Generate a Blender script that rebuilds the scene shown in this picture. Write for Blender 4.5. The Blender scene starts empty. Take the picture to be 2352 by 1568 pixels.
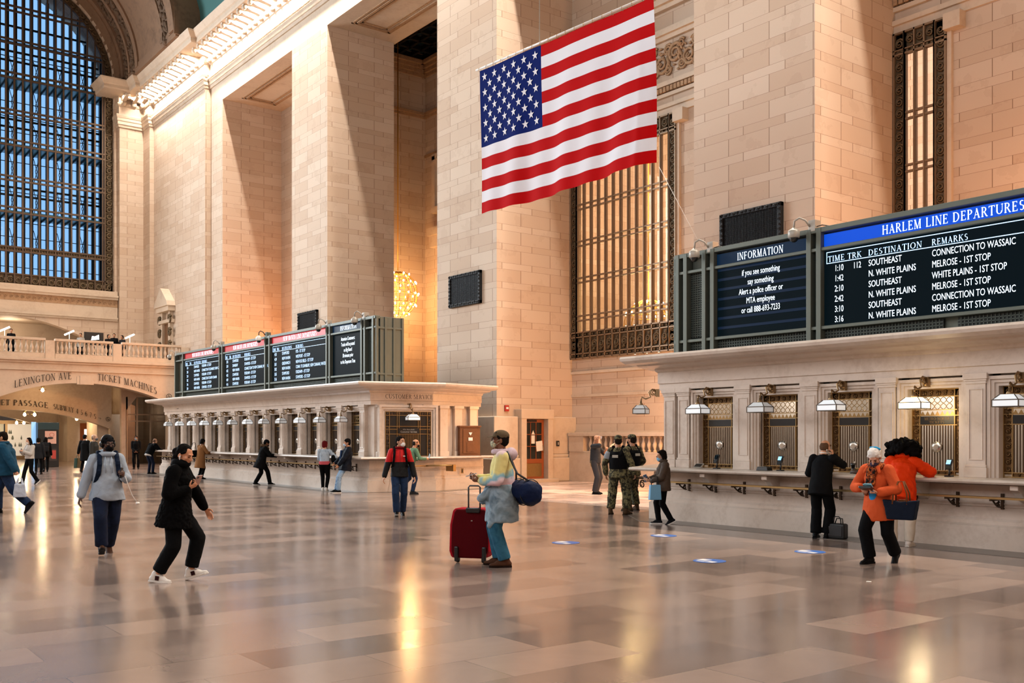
import bpy, bmesh, math, random
from mathutils import Vector, Matrix, Quaternion
random.seed(7)
SC = bpy.context.scene
COL = SC.collection
PI = math.pi
# ---------------- camera (in the hall frame: x along the long wall, y into it) ----------------
FPX, HZ, EYE = 2310.0, 1000.0, 1.68
TH = math.atan2(1751, FPX); CS, CC = math.sin(TH), math.cos(TH)
cam_d = bpy.data.cameras.new('camera'); cam = bpy.data.objects.new('camera', cam_d); COL.objects.link(cam)
cam_d.sensor_width = 36; cam_d.lens = FPX / 2352 * 36
cam_d.shift_y = (HZ - 784) / 2352
cam_d.clip_end = 500
cam.location = (0, 0, EYE)
cam.rotation_euler = (PI / 2, 0, math.atan2(CS, -CC) - PI / 2)
SC.camera = cam
# ---------------- world, exposure ----------------
W = bpy.data.worlds.new('dusk_sky'); SC.world = W; W.use_nodes = True
W.node_tree.nodes['Background'].inputs[0].default_value = (0.30, 0.58, 1.0, 1)
W.node_tree.nodes['Background'].inputs[1].default_value = 1.0
SC.view_settings.view_transform = 'Standard'; SC.view_settings.look = 'None'
SC.view_settings.gamma = 1; SC.view_settings.use_curve_mapping = False
SC.view_settings.exposure = 0.34
cy = SC.cycles
cy.max_bounces = 6; cy.diffuse_bounces = 3; cy.glossy_bounces = 3; cy.transparent_max_bounces = 12; cy.transmission_bounces = 4
cy.sample_clamp_indirect = 4.0; cy.caustics_reflective = False; cy.caustics_refractive = False
# ---------------- large lights ----------------
def area(name, loc, size, power, col, rot):
    l = bpy.data.lights.new(name, 'AREA'); l.shape = 'RECTANGLE'; l.size, l.size_y = size; l.energy = power; l.color = col
    o = bpy.data.objects.new(name, l); o.location = loc; o.rotation_euler = rot; COL.objects.link(o); return o
def point(name, loc, power, col, r=0.3):
    l = bpy.data.lights.new(name, 'POINT'); l.energy = power; l.color = col; l.shadow_soft_size = r
    o = bpy.data.objects.new(name, l); o.location = loc; COL.objects.link(o); return o
def spot(name, loc, to, power, col, ang, blend=0.6, r=0.4):
    l = bpy.data.lights.new(name, 'SPOT'); l.energy = power; l.color = col; l.spot_size = math.radians(ang); l.spot_blend = blend; l.shadow_soft_size = r
    o = bpy.data.objects.new(name, l); o.location = loc
    o.rotation_euler = (Vector(to) - Vector(loc)).to_track_quat('-Z', 'Y').to_euler(); COL.objects.link(o); return o
# daylight from the tall windows of the south wall
area('east_window_light', (-66.0, -6, 19), (18, 17), 19000, (0.84, 0.93, 1.0), (PI / 2, 0, -PI / 2))
area('south_window_light', (-36, -15.3, 16), (36, 15), 1600, (0.95, 0.96, 1.0), (PI / 2, 0, 0))
area('south_window_light', (-6, -15.3, 16), (36, 15), 3600, (0.92, 0.95, 1.0), (PI / 2, 0, 0))
# added warm fill from the west end, behind the camera, for the +x faces
area('west_warm_fill', (20, 3, 14), (30, 14), 1200, (1.0, 0.50, 0.22), (PI / 2, 0, PI / 2))
# bulbs strung along the underside of the north cornice
area('cornice_bulbs', (-61.0, 19.98, 23.36), (9, 0.12), 2300, (1.0, 0.88, 0.76), (0, 0, 0))
area('cornice_bulbs', (-23, 20.30, 23.36), (66, 0.12), 17500, (1.0, 0.88, 0.76), (0, 0, 0))
area('cornice_bulbs_end', (-66.15, 19.6, 23.36), (0.22, 1.3), 420, (1.0, 0.80, 0.62), (0, 0, 0))
# warm lamps standing in the bays behind the ticket booths
point('bay_lamp', (-49.6, 22.9, 4.2), 1500, (1.0, 0.38, 0.10), 0.3)
point('bay_lamp', (-20.3, 23.2, 2.6), 720, (1.0, 0.50, 0.18), 0.3)
point('bay_lamp', (-9.5, 21.0, 5.6), 600, (1.0, 0.42, 0.14), 0.4)
# ---------------- helpers ----------------
def s(h, k=1.0):
    h = h.lstrip('#'); r = []
    for i in (0, 2, 4):
        c = int(h[i:i+2], 16) / 255
        r.append((c / 12.92 if c <= .04045 else ((c + .055) / 1.055) ** 2.4) * k)
    return (*r, 1)
V = Vector
class MB:
    def __init__(self): self.v = []; self.f = []; self.m = []; self.cm = 0; self.sm = []
    def add(self, vs, fs, smooth=False):
        b = len(self.v); self.v += [tuple(p) for p in vs]
        for f in fs: self.f.append([i + b for i in f]); self.m.append(self.cm); self.sm.append(smooth)
        return self
    def box(self, x0, x1, y0, y1, z0, z1):
        x0, x1 = min(x0, x1), max(x0, x1); y0, y1 = min(y0, y1), max(y0, y1); z0, z1 = min(z0, z1), max(z0, z1)
        return self.add([(x0,y0,z0),(x1,y0,z0),(x1,y1,z0),(x0,y1,z0),(x0,y0,z1),(x1,y0,z1),(x1,y1,z1),(x0,y1,z1)],
            [(3,2,1,0),(4,5,6,7),(0,1,5,4),(1,2,6,5),(2,3,7,6),(3,0,4,7)])
    def obox(self, c, sz, R=None, taper=1.0):
        R = R or Matrix.Identity(3); a, b, d = sz[0]/2, sz[1]/2, sz[2]/2; t = taper
        vs = [(-a,-b,-d),(a,-b,-d),(a,b,-d),(-a,b,-d),(-a*t,-b*t,d),(a*t,-b*t,d),(a*t,b*t,d),(-a*t,b*t,d)]
        return self.add([V(c) + R @ V(p) for p in vs], [(3,2,1,0),(4,5,6,7),(0,1,5,4),(1,2,6,5),(2,3,7,6),(3,0,4,7)])
    def quad(self, a, b, c, d): return self.add([a, b, c, d], [(0, 1, 2, 3)])
    def prism(self, poly, ext):
        n = len(poly); e = V(ext); P = [V(p) for p in poly]
        return self.add(P + [p + e for p in P], [tuple(range(n))[::-1], tuple(range(n, 2*n))] + [(i, (i+1) % n, n + (i+1) % n, n + i) for i in range(n)])
    def sweep(self, prof, path, closed=False):
        # prof: (outward offset, z); path: (x, y), outward = right of travel
        n = len(path); rows = []
        for i, p in enumerate(path):
            p = V((p[0], p[1])); ns = []
            if i > 0: d = (p - V(path[i-1])).normalized(); ns.append(V((d.y, -d.x)))
            if i < n-1: d = (V(path[i+1]) - p).normalized(); ns.append(V((d.y, -d.x)))
            m = ns[0] if len(ns) == 1 else (ns[0] + ns[1]) / (1 + ns[0].dot(ns[1]))
            rows.append([(p.x + m.x*o, p.y + m.y*o, z) for o, z in prof])
        k = len(prof); vs = [q for r in rows for q in r]
        fs = [(i*k+j, (i+1)*k+j, (i+1)*k+j+1, i*k+j+1) for i in range(n-1) for j in range(k-1)]
        if closed: fs += [(i*k+k-1, (i+1)*k+k-1, (i+1)*k, i*k) for i in range(n-1)]
        fs += [tuple(range(k))[::-1], tuple(range((n-1)*k, n*k))]
        return self.add(vs, fs)
    def lathe(self, prof, c=(0,0,0), seg=16, R=None):
        R = R or Matrix.Identity(3); c = V(c); k = len(prof); vs = []
        for i in range(seg):
            a = 2*PI*i/seg
            vs += [c + R @ V((r*math.cos(a), r*math.sin(a), z)) for r, z in prof]
        fs = [(i*k+j, ((i+1) % seg)*k+j, ((i+1) % seg)*k+j+1, i*k+j+1) for i in range(seg) for j in range(k-1)]
        fs += [tuple(i*k for i in range(seg))[::-1], tuple(i*k+k-1 for i in range(seg))]
        return self.add(vs, fs, True)
    def tube(self, pts, r, seg=8, closed=False):
        P = [V(p) for p in pts]; n = len(P); rr = r if isinstance(r, (list, tuple)) else [r]*n; vs = []; up = None
        for i in range(n):
            t = (P[(i+1) % n] - P[i-1]) if closed else (P[min(i+1, n-1)] - P[max(i-1, 0)])
            t.normalize()
            if up is None: up = V((0,0,1)) if abs(t.z) < .9 else V((1,0,0))
            a = t.cross(up); a.normalize(); up = a.cross(t)
            vs += [P[i] + (a*math.cos(2*PI*j/seg) + up*math.sin(2*PI*j/seg))*rr[i] for j in range(seg)]
        m = n if closed else n-1
        fs = [(i*seg+j, i*seg+(j+1) % seg, ((i+1) % n)*seg+(j+1) % seg, ((i+1) % n)*seg+j) for i in range(m) for j in range(seg)]
        if not closed: fs += [tuple(range(seg))[::-1], tuple(range((n-1)*seg, n*seg))]
        return self.add(vs, fs, True)
    def caps(self, p, q, r1, r2, flat=1.0, side=None, seg=14, hs=4):
        # capsule p->q; 'flat' scales the radius along the direction across 'side'
        p, q = V(p), V(q); t = q - p; L = t.length
        t = t / L if L > 1e-6 else V((0,0,1))
        sd = V(side) if side is not None else (V((1,0,0)) if abs(t.x) < .9 else V((0,1,0)))
        sd = sd - t*sd.dot(t)
        if sd.length < 1e-4: sd = t.orthogonal()
        sd.normalize(); w = t.cross(sd); rings = []
        for i in range(hs): a = PI/2*(1 - i/hs); rings.append((p - t*r1*math.sin(a)*(.999 if i else .999), max(r1*math.cos(a), 1e-4)))
        rings += [(p, r1), (q, r2)]
        for i in range(1, hs+1): a = PI/2*i/hs; rings.append((q + t*r2*math.sin(a), max(r2*math.cos(a), 1e-4)))
        vs = [c + (sd*math.cos(2*PI*j/seg) + w*flat*math.sin(2*PI*j/seg))*r for c, r in rings for j in range(seg)]
        n = len(rings); fs = [(i*seg+j, i*seg+(j+1) % seg, (i+1)*seg+(j+1) % seg, (i+1)*seg+j) for i in range(n-1) for j in range(seg)]
        fs += [tuple(range(seg))[::-1], tuple(range((n-1)*seg, n*seg))]
        return self.add(vs, fs, True)
    def ell(self, c, r, R=None, seg=16, rings=10):
        R = R or Matrix.Identity(3); c = V(c); vs = []; fs = []
        for i in range(rings+1):
            a = -PI/2 + PI*i/rings
            for j in range(seg):
                b = 2*PI*j/seg; ca = max(math.cos(a), 1e-3)
                vs.append(c + R @ V((r[0]*ca*math.cos(b), r[1]*ca*math.sin(b), r[2]*math.sin(a))))
        fs = [(i*seg+j, i*seg+(j+1) % seg, (i+1)*seg+(j+1) % seg, (i+1)*seg+j) for i in range(rings) for j in range(seg)]
        fs += [tuple(range(seg))[::-1], tuple(range(rings*seg, (rings+1)*seg))]
        return self.add(vs, fs, True)
    def frust(self, rings, seg=24):
        # rings: (centre, rx, ry, optional R) closed loft with flat ends
        vs = []
        for g in rings:
            c, rx, ry = V(g[0]), g[1], g[2]; R = g[3] if len(g) > 3 else Matrix.Identity(3)
            for j in range(seg):
                b = 2*PI*j/seg; vs.append(c + R @ V((rx*math.cos(b), ry*math.sin(b), 0)))
        n = len(rings); fs = [(i*seg+j, i*seg+(j+1) % seg, (i+1)*seg+(j+1) % seg, (i+1)*seg+j) for i in range(n-1) for j in range(seg)]
        fs += [tuple(range(seg))[::-1], tuple(range((n-1)*seg, n*seg))]
        return self.add(vs, fs, True)
    def xf(self, M):
        self.v = [tuple(M @ V(p)) for p in self.v]; return self
    def build(self, name, mat=None, parent=None, bevel=0, loc=None, kind=None, label=None, cat=None, group=None):
        me = bpy.data.meshes.new(name); me.from_pydata(self.v, [], self.f)
        for m in (mat if isinstance(mat, (list, tuple)) else [mat]):
            if m: me.materials.append(m)
        me.polygons.foreach_set('material_index', self.m); me.polygons.foreach_set('use_smooth', self.sm); me.update()
        return link(name, me, parent, loc, bevel, kind, label, cat, group)
def tag(o, label=None, cat=None, group=None, kind=None):
    if label: o['label'] = label
    if cat: o['category'] = cat
    if group: o['group'] = group
    if kind: o['kind'] = kind
    return o
def link(name, me, parent=None, loc=None, bevel=0, kind=None, label=None, cat=None, group=None):
    o = bpy.data.objects.new(name, me); COL.objects.link(o)
    if parent is not None: o.parent = parent
    if loc is not None: o.location = loc
    if bevel:
        b = o.modifiers.new('b', 'BEVEL'); b.width = bevel; b.segments = 2; b.limit_method = 'ANGLE'
    return tag(o, label, cat, group, kind)
def root(name, label, cat, loc=(0,0,0), rz=0, group=None, kind=None):
    o = bpy.data.objects.new(name, None); COL.objects.link(o); o.location = loc; o.rotation_euler = (0, 0, rz)
    o.empty_display_size = .2
    return tag(o, label, cat, group, kind)
def copy_tree(o, parent=None, loc=None, rz=None):
    c = o.copy(); COL.objects.link(c)
    if parent is not None: c.parent = parent
    if loc is not None: c.location = loc
    if rz is not None: c.rotation_euler = (0, 0, rz)
    for ch in list(o.children): copy_tree(ch, c)
    return c
def rotz(a): return Matrix.Rotation(a, 3, 'Z')
def frame(fw, up=(0,0,1)):
    # 3x3 with columns right, forward, up
    f = V(fw).normalized(); r = f.cross(V(up)); r.normalize(); u = r.cross(f)
    return Matrix((r, f, u)).transposed()
# ---------------- materials ----------------
class N:
    def __init__(self, m): self.nt = m.node_tree; self.L = self.nt.links.new
    def n(self, t, **k):
        x = self.nt.nodes.new('ShaderNode' + t)
        for a, b in k.items(): setattr(x, a, b)
        return x
    def m(self, op, a, b=None, c=None):
        x = self.n('Math', operation=op)
        for i, q in enumerate((a, b, c)):
            if q is None: continue
            if isinstance(q, (int, float)): x.inputs[i].default_value = q
            else: self.L(q, x.inputs[i])
        return x.outputs[0]
    def mix(self, f, a, b, blend='MIX'):
        x = self.n('MixRGB', blend_type=blend)
        for i, q in enumerate((f, a, b)):
            if isinstance(q, (int, float)): x.inputs[i].default_value = q if i == 0 else (q, q, q, 1)
            elif isinstance(q, tuple): x.inputs[i].default_value = q
            else: self.L(q, x.inputs[i])
        return x.outputs[0]
    def ramp(self, f, stops, const=False):
        x = self.n('ValToRGB'); e = x.color_ramp.elements
        if const: x.color_ramp.interpolation = 'CONSTANT'
        while len(e) < len(stops): e.new(.5)
        for i, (p, c) in enumerate(stops): e[i].position = p; e[i].color = c
        self.L(f, x.inputs[0]); return x.outputs[0]
    def noise(self, scale, detail=3, vec=None, rough=.5, dist=0):
        x = self.n('TexNoise'); x.inputs['Scale'].default_value = scale; x.inputs['Detail'].default_value = detail
        x.inputs['Roughness'].default_value = rough; x.inputs['Distortion'].default_value = dist
        if vec is not None: self.L(vec, x.inputs['Vector'])
        return x.outputs[0]
    def bump(self, h, st, dist=.02):
        x = self.n('Bump'); x.inputs['Strength'].default_value = st; x.inputs['Distance'].default_value = dist; self.L(h, x.inputs['Height'])
        return x.outputs[0]
def mat(name, col, rough=.6, metal=0, spec=.5, em=None, es=0, noise=0, nscale=8, bump=0, bscale=60, alpha=1, coat=0):
    m = bpy.data.materials.new(name); m.use_nodes = True; g = N(m); b = m.node_tree.nodes['Principled BSDF']
    c = s(col) if isinstance(col, str) else col
    b.inputs['Base Color'].default_value = c; b.inputs['Roughness'].default_value = rough; b.inputs['Metallic'].default_value = metal
    b.inputs['Specular IOR Level'].default_value = spec
    if coat: b.inputs['Coat Weight'].default_value = coat; b.inputs['Coat Roughness'].default_value = .1
    if em is not None:
        b.inputs['Emission Color'].default_value = s(em) if isinstance(em, str) else em; b.inputs['Emission Strength'].default_value = es
    if alpha < 1: b.inputs['Alpha'].default_value = alpha
    if noise or bump:
        tc = g.n('TexCoord').outputs['Object']
        if noise:
            f = g.noise(nscale, 4, tc)
            g.L(g.mix(g.m('MULTIPLY', f, noise), c, tuple(x*.35 for x in c[:3]) + (1,)), b.inputs['Base Color'])
        if bump: g.L(g.bump(g.noise(bscale, 3, tc), bump), b.inputs['Normal'])
    return m
def ashlar(name, c1, c2, mortar, rough=.75, course=(.46, .225), blk=1.15, gloss=None):
    m = bpy.data.materials.new(name); m.use_nodes = True; g = N(m); b = m.node_tree.nodes['Principled BSDF']
    geo = g.n('NewGeometry'); sp = g.n('SeparateXYZ'); g.L(geo.outputs['Position'], sp.inputs[0])
    sn = g.n('SeparateXYZ'); g.L(geo.outputs['True Normal'], sn.inputs[0])
    ax = g.m('GREATER_THAN', g.m('ABSOLUTE', sn.outputs[0]), .6)
    u = g.m('ADD', g.m('MULTIPLY', sp.outputs[0], g.m('SUBTRACT', 1, ax)), g.m('MULTIPLY', g.m('ADD', sp.outputs[1], .37), ax))
    az = g.m('GREATER_THAN', g.m('ABSOLUTE', sn.outputs[2]), .7)
    z = g.m('ADD', g.m('MULTIPLY', sp.outputs[2], g.m('SUBTRACT', 1, az)), g.m('MULTIPLY', sp.outputs[1], az))
    tot = course[0] + course[1]
    q = g.m('DIVIDE', g.m('ADD', z, 60), tot); fl = g.m('FLOOR', q); fr = g.m('MULTIPLY', g.m('SUBTRACT', q, fl), tot)
    lo = g.m('MINIMUM', g.m('DIVIDE', fr, course[0]), 1); hi = g.m('MAXIMUM', g.m('DIVIDE', g.m('SUBTRACT', fr, course[0]), course[1]), 0)
    vv = g.m('ADD', g.m('MULTIPLY', fl, 2), g.m('ADD', lo, hi))
    cb = g.n('CombineXYZ'); g.L(u, cb.inputs[0]); g.L(vv, cb.inputs[1])
    br = g.n('TexBrick'); g.L(cb.outputs[0], br.inputs['Vector'])
    br.inputs['Scale'].default_value = 1; br.inputs['Brick Width'].default_value = blk; br.inputs['Row Height'].default_value = 1
    br.inputs['Mortar Size'].default_value = .013; br.inputs['Mortar Smooth'].default_value = .3; br.offset = .37; br.inputs['Bias'].default_value = -.1
    br.inputs['Color1'].default_value = s(c1); br.inputs['Color2'].default_value = s(c2); br.inputs['Mortar'].default_value = s(mortar)
    n1 = g.noise(1.3, 5, geo.outputs['Position'], .6)
    n2 = g.noise(.28, 3, geo.outputs['Position'])
    col = g.mix(g.m('MULTIPLY', g.m('GREATER_THAN', n1, .58), .10), br.outputs['Color'], s('#8a6a50'))
    col = g.mix(g.m('MULTIPLY', n2, .30), col, s('#d9c4ae'), 'MULTIPLY')
    g.L(col, b.inputs['Base Color']); b.inputs['Roughness'].default_value = rough
    h = g.m('ADD', g.m('MULTIPLY', br.outputs['Fac'], -1), g.m('MULTIPLY', g.noise(14, 4, geo.outputs['Position']), .25))
    g.L(g.bump(h, .35, .012), b.inputs['Normal'])
    return m
def marble(name, c1, c2, rough=.35, scale=1.5, slab=None):
    m = bpy.data.materials.new(name); m.use_nodes = True; g = N(m); b = m.node_tree.nodes['Principled BSDF']
    geo = g.n('NewGeometry').outputs['Position']
    n1 = g.noise(scale, 6, geo, .62, 1.2); n2 = g.noise(scale*9, 4, geo, .6)
    f = g.m('ADD', g.m('MULTIPLY', n1, .75), g.m('MULTIPLY', n2, .35))
    g.L(g.ramp(f, [(.30, s(c2)), (.55, s(c1)), (.8, tuple(min(1, x*1.08) for x in s(c1)[:3]) + (1,))]), b.inputs['Base Color'])
    b.inputs['Roughness'].default_value = rough
    g.L(g.bump(n2, .03, .01), b.inputs['Normal'])
    return m
STONE = ashlar('limestone_blocks', '#cdbaa7', '#bfa791', '#8f7561', blk=1.35)
PLAIN = marble('limestone_plain', '#c8b5a0', '#b59e88', .7, .8)
SHADEST = marble('ceiling_stone_shaded', '#80634c', '#5a4433', .8, .6)  # same stone as the walls, with the ceiling's shade put into a darker colour
RELIEF = marble('carved_relief', '#a98868', '#6d4d36', .8, 6)
MARB = marble('booth_marble', '#cbbdb0', '#b3a192', .32, 1.4)
BRONZE = mat('dark_bronze', '#5c4a3a', .5, .5, noise=.5, nscale=20)
BRONZE_O = mat('ornate_bronze', '#6e5c44', .5, .5, noise=.8, nscale=30)
BRASS = mat('brass', '#a88a5c', .38, .9, noise=.4, nscale=12)
IRON = mat('black_iron', '#17181a', .5, .6, bump=.3, bscale=90)
BOARDM = mat('board_green_metal', '#5f655d', .5, .4, noise=.2)
MESHM = mat('board_vent_dark', '#1d2422', .6, .3)
SCREEN = mat('screen_black', '#020406', .5, 0, .03, em=(.001, .004, .006, 1), es=1)
TXT = mat('screen_white_text', '#e8f4ff', .5, em='#dff0ff', es=1.25)
TXTB = mat('screen_pale_blue_text', '#cfe6ff', .5, em='#a9d4ff', es=1.1)
HEADR = mat('header_red', '#400408', .4, em='#c80f1c', es=.75)
HEADB = mat('header_blue', '#04184a', .4, spec=.1, em='#0850d6', es=.8)
HEADN = mat('header_navy', '#04101e', .4, spec=.1, em='#0b3050', es=.35)
INK = mat('engraved_black', '#1b1512', .7)
GOLDINK = mat('gilt_letters', '#7d6545', .5, .5)
WHITE = mat('white_enamel', '#e2ded8', .4)
CAMGREY = mat('camera_grey', '#a39d93', .4, .2)
BLACK = mat('black_plastic', '#0c0d0f', .35)
def glass(name, tint, mixf=.12, rough=.02):
    m = bpy.data.materials.new(name); m.use_nodes = True; g = N(m); nt = m.node_tree; out = nt.nodes['Material Output']
    nt.nodes.remove(nt.nodes['Principled BSDF'])
    a = g.n('BsdfTransparent'); a.inputs[0].default_value = s(tint); b = g.n('BsdfGlossy'); b.inputs['Roughness'].default_value = rough
    x = g.n('MixShader'); x.inputs[0].default_value = mixf; g.L(a.outputs[0], x.inputs[1]); g.L(b.outputs[0], x.inputs[2]); g.L(x.outputs[0], out.inputs[0])
    return m
GLASS = glass('window_glass', '#eef4f6'); GLASSD = glass('dark_pane_glass', '#6a6258', .10)
def lampmat(name, col, es): return mat(name, col, .4, em=col, es=es)
GLOW = lampmat('lamp_glow', '#ffdca8', 30)
# ---------------- serif lettering (flat engraved / painted capitals) ----------------
TT, tt, SF = .15, .055, .06
def arcseg(mb, P, cx, cy_, rx, ry, a0, a1, n=12):
    vs = []
    for i in range(n+1):
        a = math.radians(a0 + (a1-a0)*i/n); vs += [P(cx+rx*math.cos(a), cy_+ry*math.sin(a)), P(cx+(rx-TT)*math.cos(a), cy_+(ry-tt)*math.sin(a))]
    mb.add(vs, [(2*i, 2*i+2, 2*i+3, 2*i+1) for i in range(n)])
def bar(mb, P, x0, y0, x1, y1, w):
    if abs(y1-y0) < 1e-6: h = w/2; mb.add([P(x0,y0-h), P(x1,y0-h), P(x1,y0+h), P(x0,y0+h)], [(0,1,2,3)])
    else: h = w/2; mb.add([P(x0-h,y0), P(x0+h,y0), P(x1+h,y1), P(x1-h,y1)], [(0,1,2,3)])
def ser(mb, P, x, y, w=.13): bar(mb, P, x-w, y + (.025 if y < .5 else -.025), x+w, y + (.025 if y < .5 else -.025), .05)
def glyph(mb, ch, P):
    B = lambda *a: bar(mb, P, *a); A = lambda *a: arcseg(mb, P, *a); S_ = lambda x, y, w=.13: ser(mb, P, x, y, w)
    def st(x, w=TT, top=True, bot=True):
        B(x, 0, x, 1, w)
        if top: S_(x, 1)
        if bot: S_(x, 0)
    if ch == ' ': return .35
    if ch == '-': B(.05,.4,.3,.4,.08); return .36
    if ch == '.': B(.08,0,.08,.1,.1); return .2
    if ch == ':': B(.08,0,.08,.1,.1); B(.08,.5,.08,.6,.1); return .2
    if ch == 'A': B(.1,0,.4,1,tt); B(.37,1,.68,0,TT); B(.2,.34,.56,.34,tt); S_(.1,0); S_(.68,0); return .82
    if ch == 'B': st(.14); A(.3,.76,.3,.24,-90,90); A(.3,.26,.36,.26,-90,90); B(.14,.97,.3,.97,tt); B(.14,.5,.3,.5,tt); B(.14,.03,.3,.03,tt); return .7
    if ch == 'C': A(.46,.5,.44,.5,50,310); B(.74,.68,.74,.95,tt); return .84
    if ch == 'D': st(.14); A(.32,.5,.5,.5,-90,90); B(.14,.97,.34,.97,tt); B(.14,.03,.34,.03,tt); return .88
    if ch in 'EFL':
        st(.14); 
        if ch != 'L': B(.14,.97,.56,.97,tt); B(.56,.82,.56,1,tt); B(.14,.52,.45,.52,tt); B(.45,.42,.45,.62,tt)
        if ch != 'F': B(.14,.03,.6,.03,tt); B(.6,0,.62,.2,tt)
        return .68
    if ch == 'G': A(.46,.5,.44,.5,50,310); B(.74,.68,.74,.95,tt); B(.76,.08,.76,.45,TT); B(.62,.45,.9,.45,.05); return .92
    if ch == 'H': st(.14); st(.7); B(.14,.52,.7,.52,tt); return .86
    if ch == 'I': st(.14); return .3
    if ch == 'K': st(.14); B(.2,.45,.62,1,tt); B(.34,.6,.7,0,TT); S_(.62,1); S_(.7,0); return .82
    if ch == 'M': st(.12,tt); B(.14,1,.46,0,TT); B(.46,0,.78,1,tt); st(.82); return 1.0
    if ch == 'N': st(.12,tt); B(.14,1,.7,0,TT); B(.72,0,.72,1,tt); S_(.72,1); return .86
    if ch == 'O': A(.47,.5,.45,.5,0,360,24); return .94
    if ch in 'PR':
        st(.14); A(.3,.74,.32,.26,-90,90); B(.14,.97,.3,.97,tt); B(.14,.5,.3,.5,tt)
        if ch == 'R': B(.36,.5,.68,0,TT); S_(.7,0,.1)
        return .66 if ch == 'P' else .78
    if ch == 'S': A(.32,.74,.26,.26,40,270); A(.32,.27,.28,.27,90,-140); return .64
    if ch == 'T': st(.36, TT, False); B(.02,.97,.7,.97,tt); B(.02,.8,.02,1,tt); B(.7,.8,.7,1,tt); return .72
    if ch == 'U': B(.14,.3,.14,1,TT); S_(.14,1); A(.43,.32,.36,.32,180,360); B(.76,.3,.76,1,tt); S_(.76,1); return .88
    if ch == 'V': B(.12,1,.42,0,TT); B(.42,0,.7,1,tt); S_(.12,1); S_(.7,1); return .8
    if ch == 'W': B(.12,1,.36,0,TT); B(.36,0,.58,1,tt); B(.56,1,.82,0,TT); B(.82,0,1.04,1,tt); S_(.12,1); S_(1.04,1); S_(.57,1); return 1.14
    if ch == 'X': B(.12,1,.66,0,TT); B(.12,0,.66,1,tt); S_(.12,1); S_(.66,1); S_(.12,0); S_(.66,0); return .78
    if ch == 'Y': B(.1,1,.38,.48,TT); B(.38,.48,.66,1,tt); B(.38,0,.38,.5,TT); S_(.1,1); S_(.66,1); S_(.38,0); return .76
    if ch == '4': B(.05,.3,.42,1,tt); B(.04,.3,.6,.3,tt); B(.42,0,.42,1,TT); return .64
    if ch == '5': B(.14,.55,.14,1,tt); B(.14,.97,.5,.97,.06); A(.26,.3,.3,.31,-150,110); return .62
    if ch == '6': A(.32,.32,.28,.32,0,360,20); A(.46,.35,.42,.66,100,180); return .64
    if ch == '7': B(.05,.97,.56,.97,.06); B(.18,0,.54,.97,.1); return .6
    if ch == '>': B(0,.45,.7,.45,.06); B(.55,.25,.72,.45,.08); B(.55,.65,.72,.45,.08); return .85
    return .5
def gwidth(t, sp): 
    d = MB(); return sum(glyph(d, c, lambda x, y: (0,0,0)) + sp for c in t)
def serif(mb, text, o, u, v, h, width=None, sp=.14, center=False, curve=None):
    # draws text from o along u with height h; 'width' squeezes it to fit; curve(x)-> rise
    u, v, o = V(u), V(v), V(o); w0 = gwidth(text, sp)*h; k = (width/w0) if width else 1
    x = -(w0*k/2 if center else 0)
    for c in text:
        def P(a, b, x=x):
            X = x + a*h*k; r = 0
            if curve: r = curve(x + .35*h*k) + (curve(x+.36*h*k)-curve(x+.35*h*k))/(.01*h*k)*(a-.35)*h*k
            return o + u*X + v*(b*h + r)
        x += (glyph(mb, c, P) + sp)*h*k
    return mb
def sans_lines(items):
    # items: (text, x, z, size, align, xscale) -> MB in the x-z plane (y = 0)
    objs = []
    for t, x, z, sz, al, xs in items:
        cu = bpy.data.curves.new('t', 'FONT'); cu.body = t; cu.size = sz; cu.align_x = al; cu.resolution_u = 3
        o = bpy.data.objects.new('t', cu); COL.objects.link(o); objs.append((o, x, z, xs))
    dg = bpy.context.evaluated_depsgraph_get(); mb = MB()
    for o, x, z, xs in objs:
        me = bpy.data.meshes.new_from_object(o.evaluated_get(dg))
        mb.add([(x + p.co.x*xs, 0, z + p.co.y) for p in me.vertices], [tuple(q.vertices) for q in me.polygons])
        cu = o.data; bpy.data.objects.remove(o); bpy.data.curves.remove(cu); bpy.data.meshes.remove(me)
    return mb
def scroll(mb, c, r, ax='x', hand=1, th=.022):
    pts = []
    for k in range(18):
        t = k/17; q = r*(1-.8*t); an = hand*(t*3.6*PI)+.6
        pts.append((c[0]+.02*math.sin(t*6), c[1]+q*math.cos(an), c[2]+q*math.sin(an)) if ax == 'x' else (c[0]+q*math.cos(an), c[1]+.02*math.sin(t*6), c[2]+q*math.sin(an)))
    mb.tube(pts, [th*(1.3-.7*k/17) for k in range(18)], 5)
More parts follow.
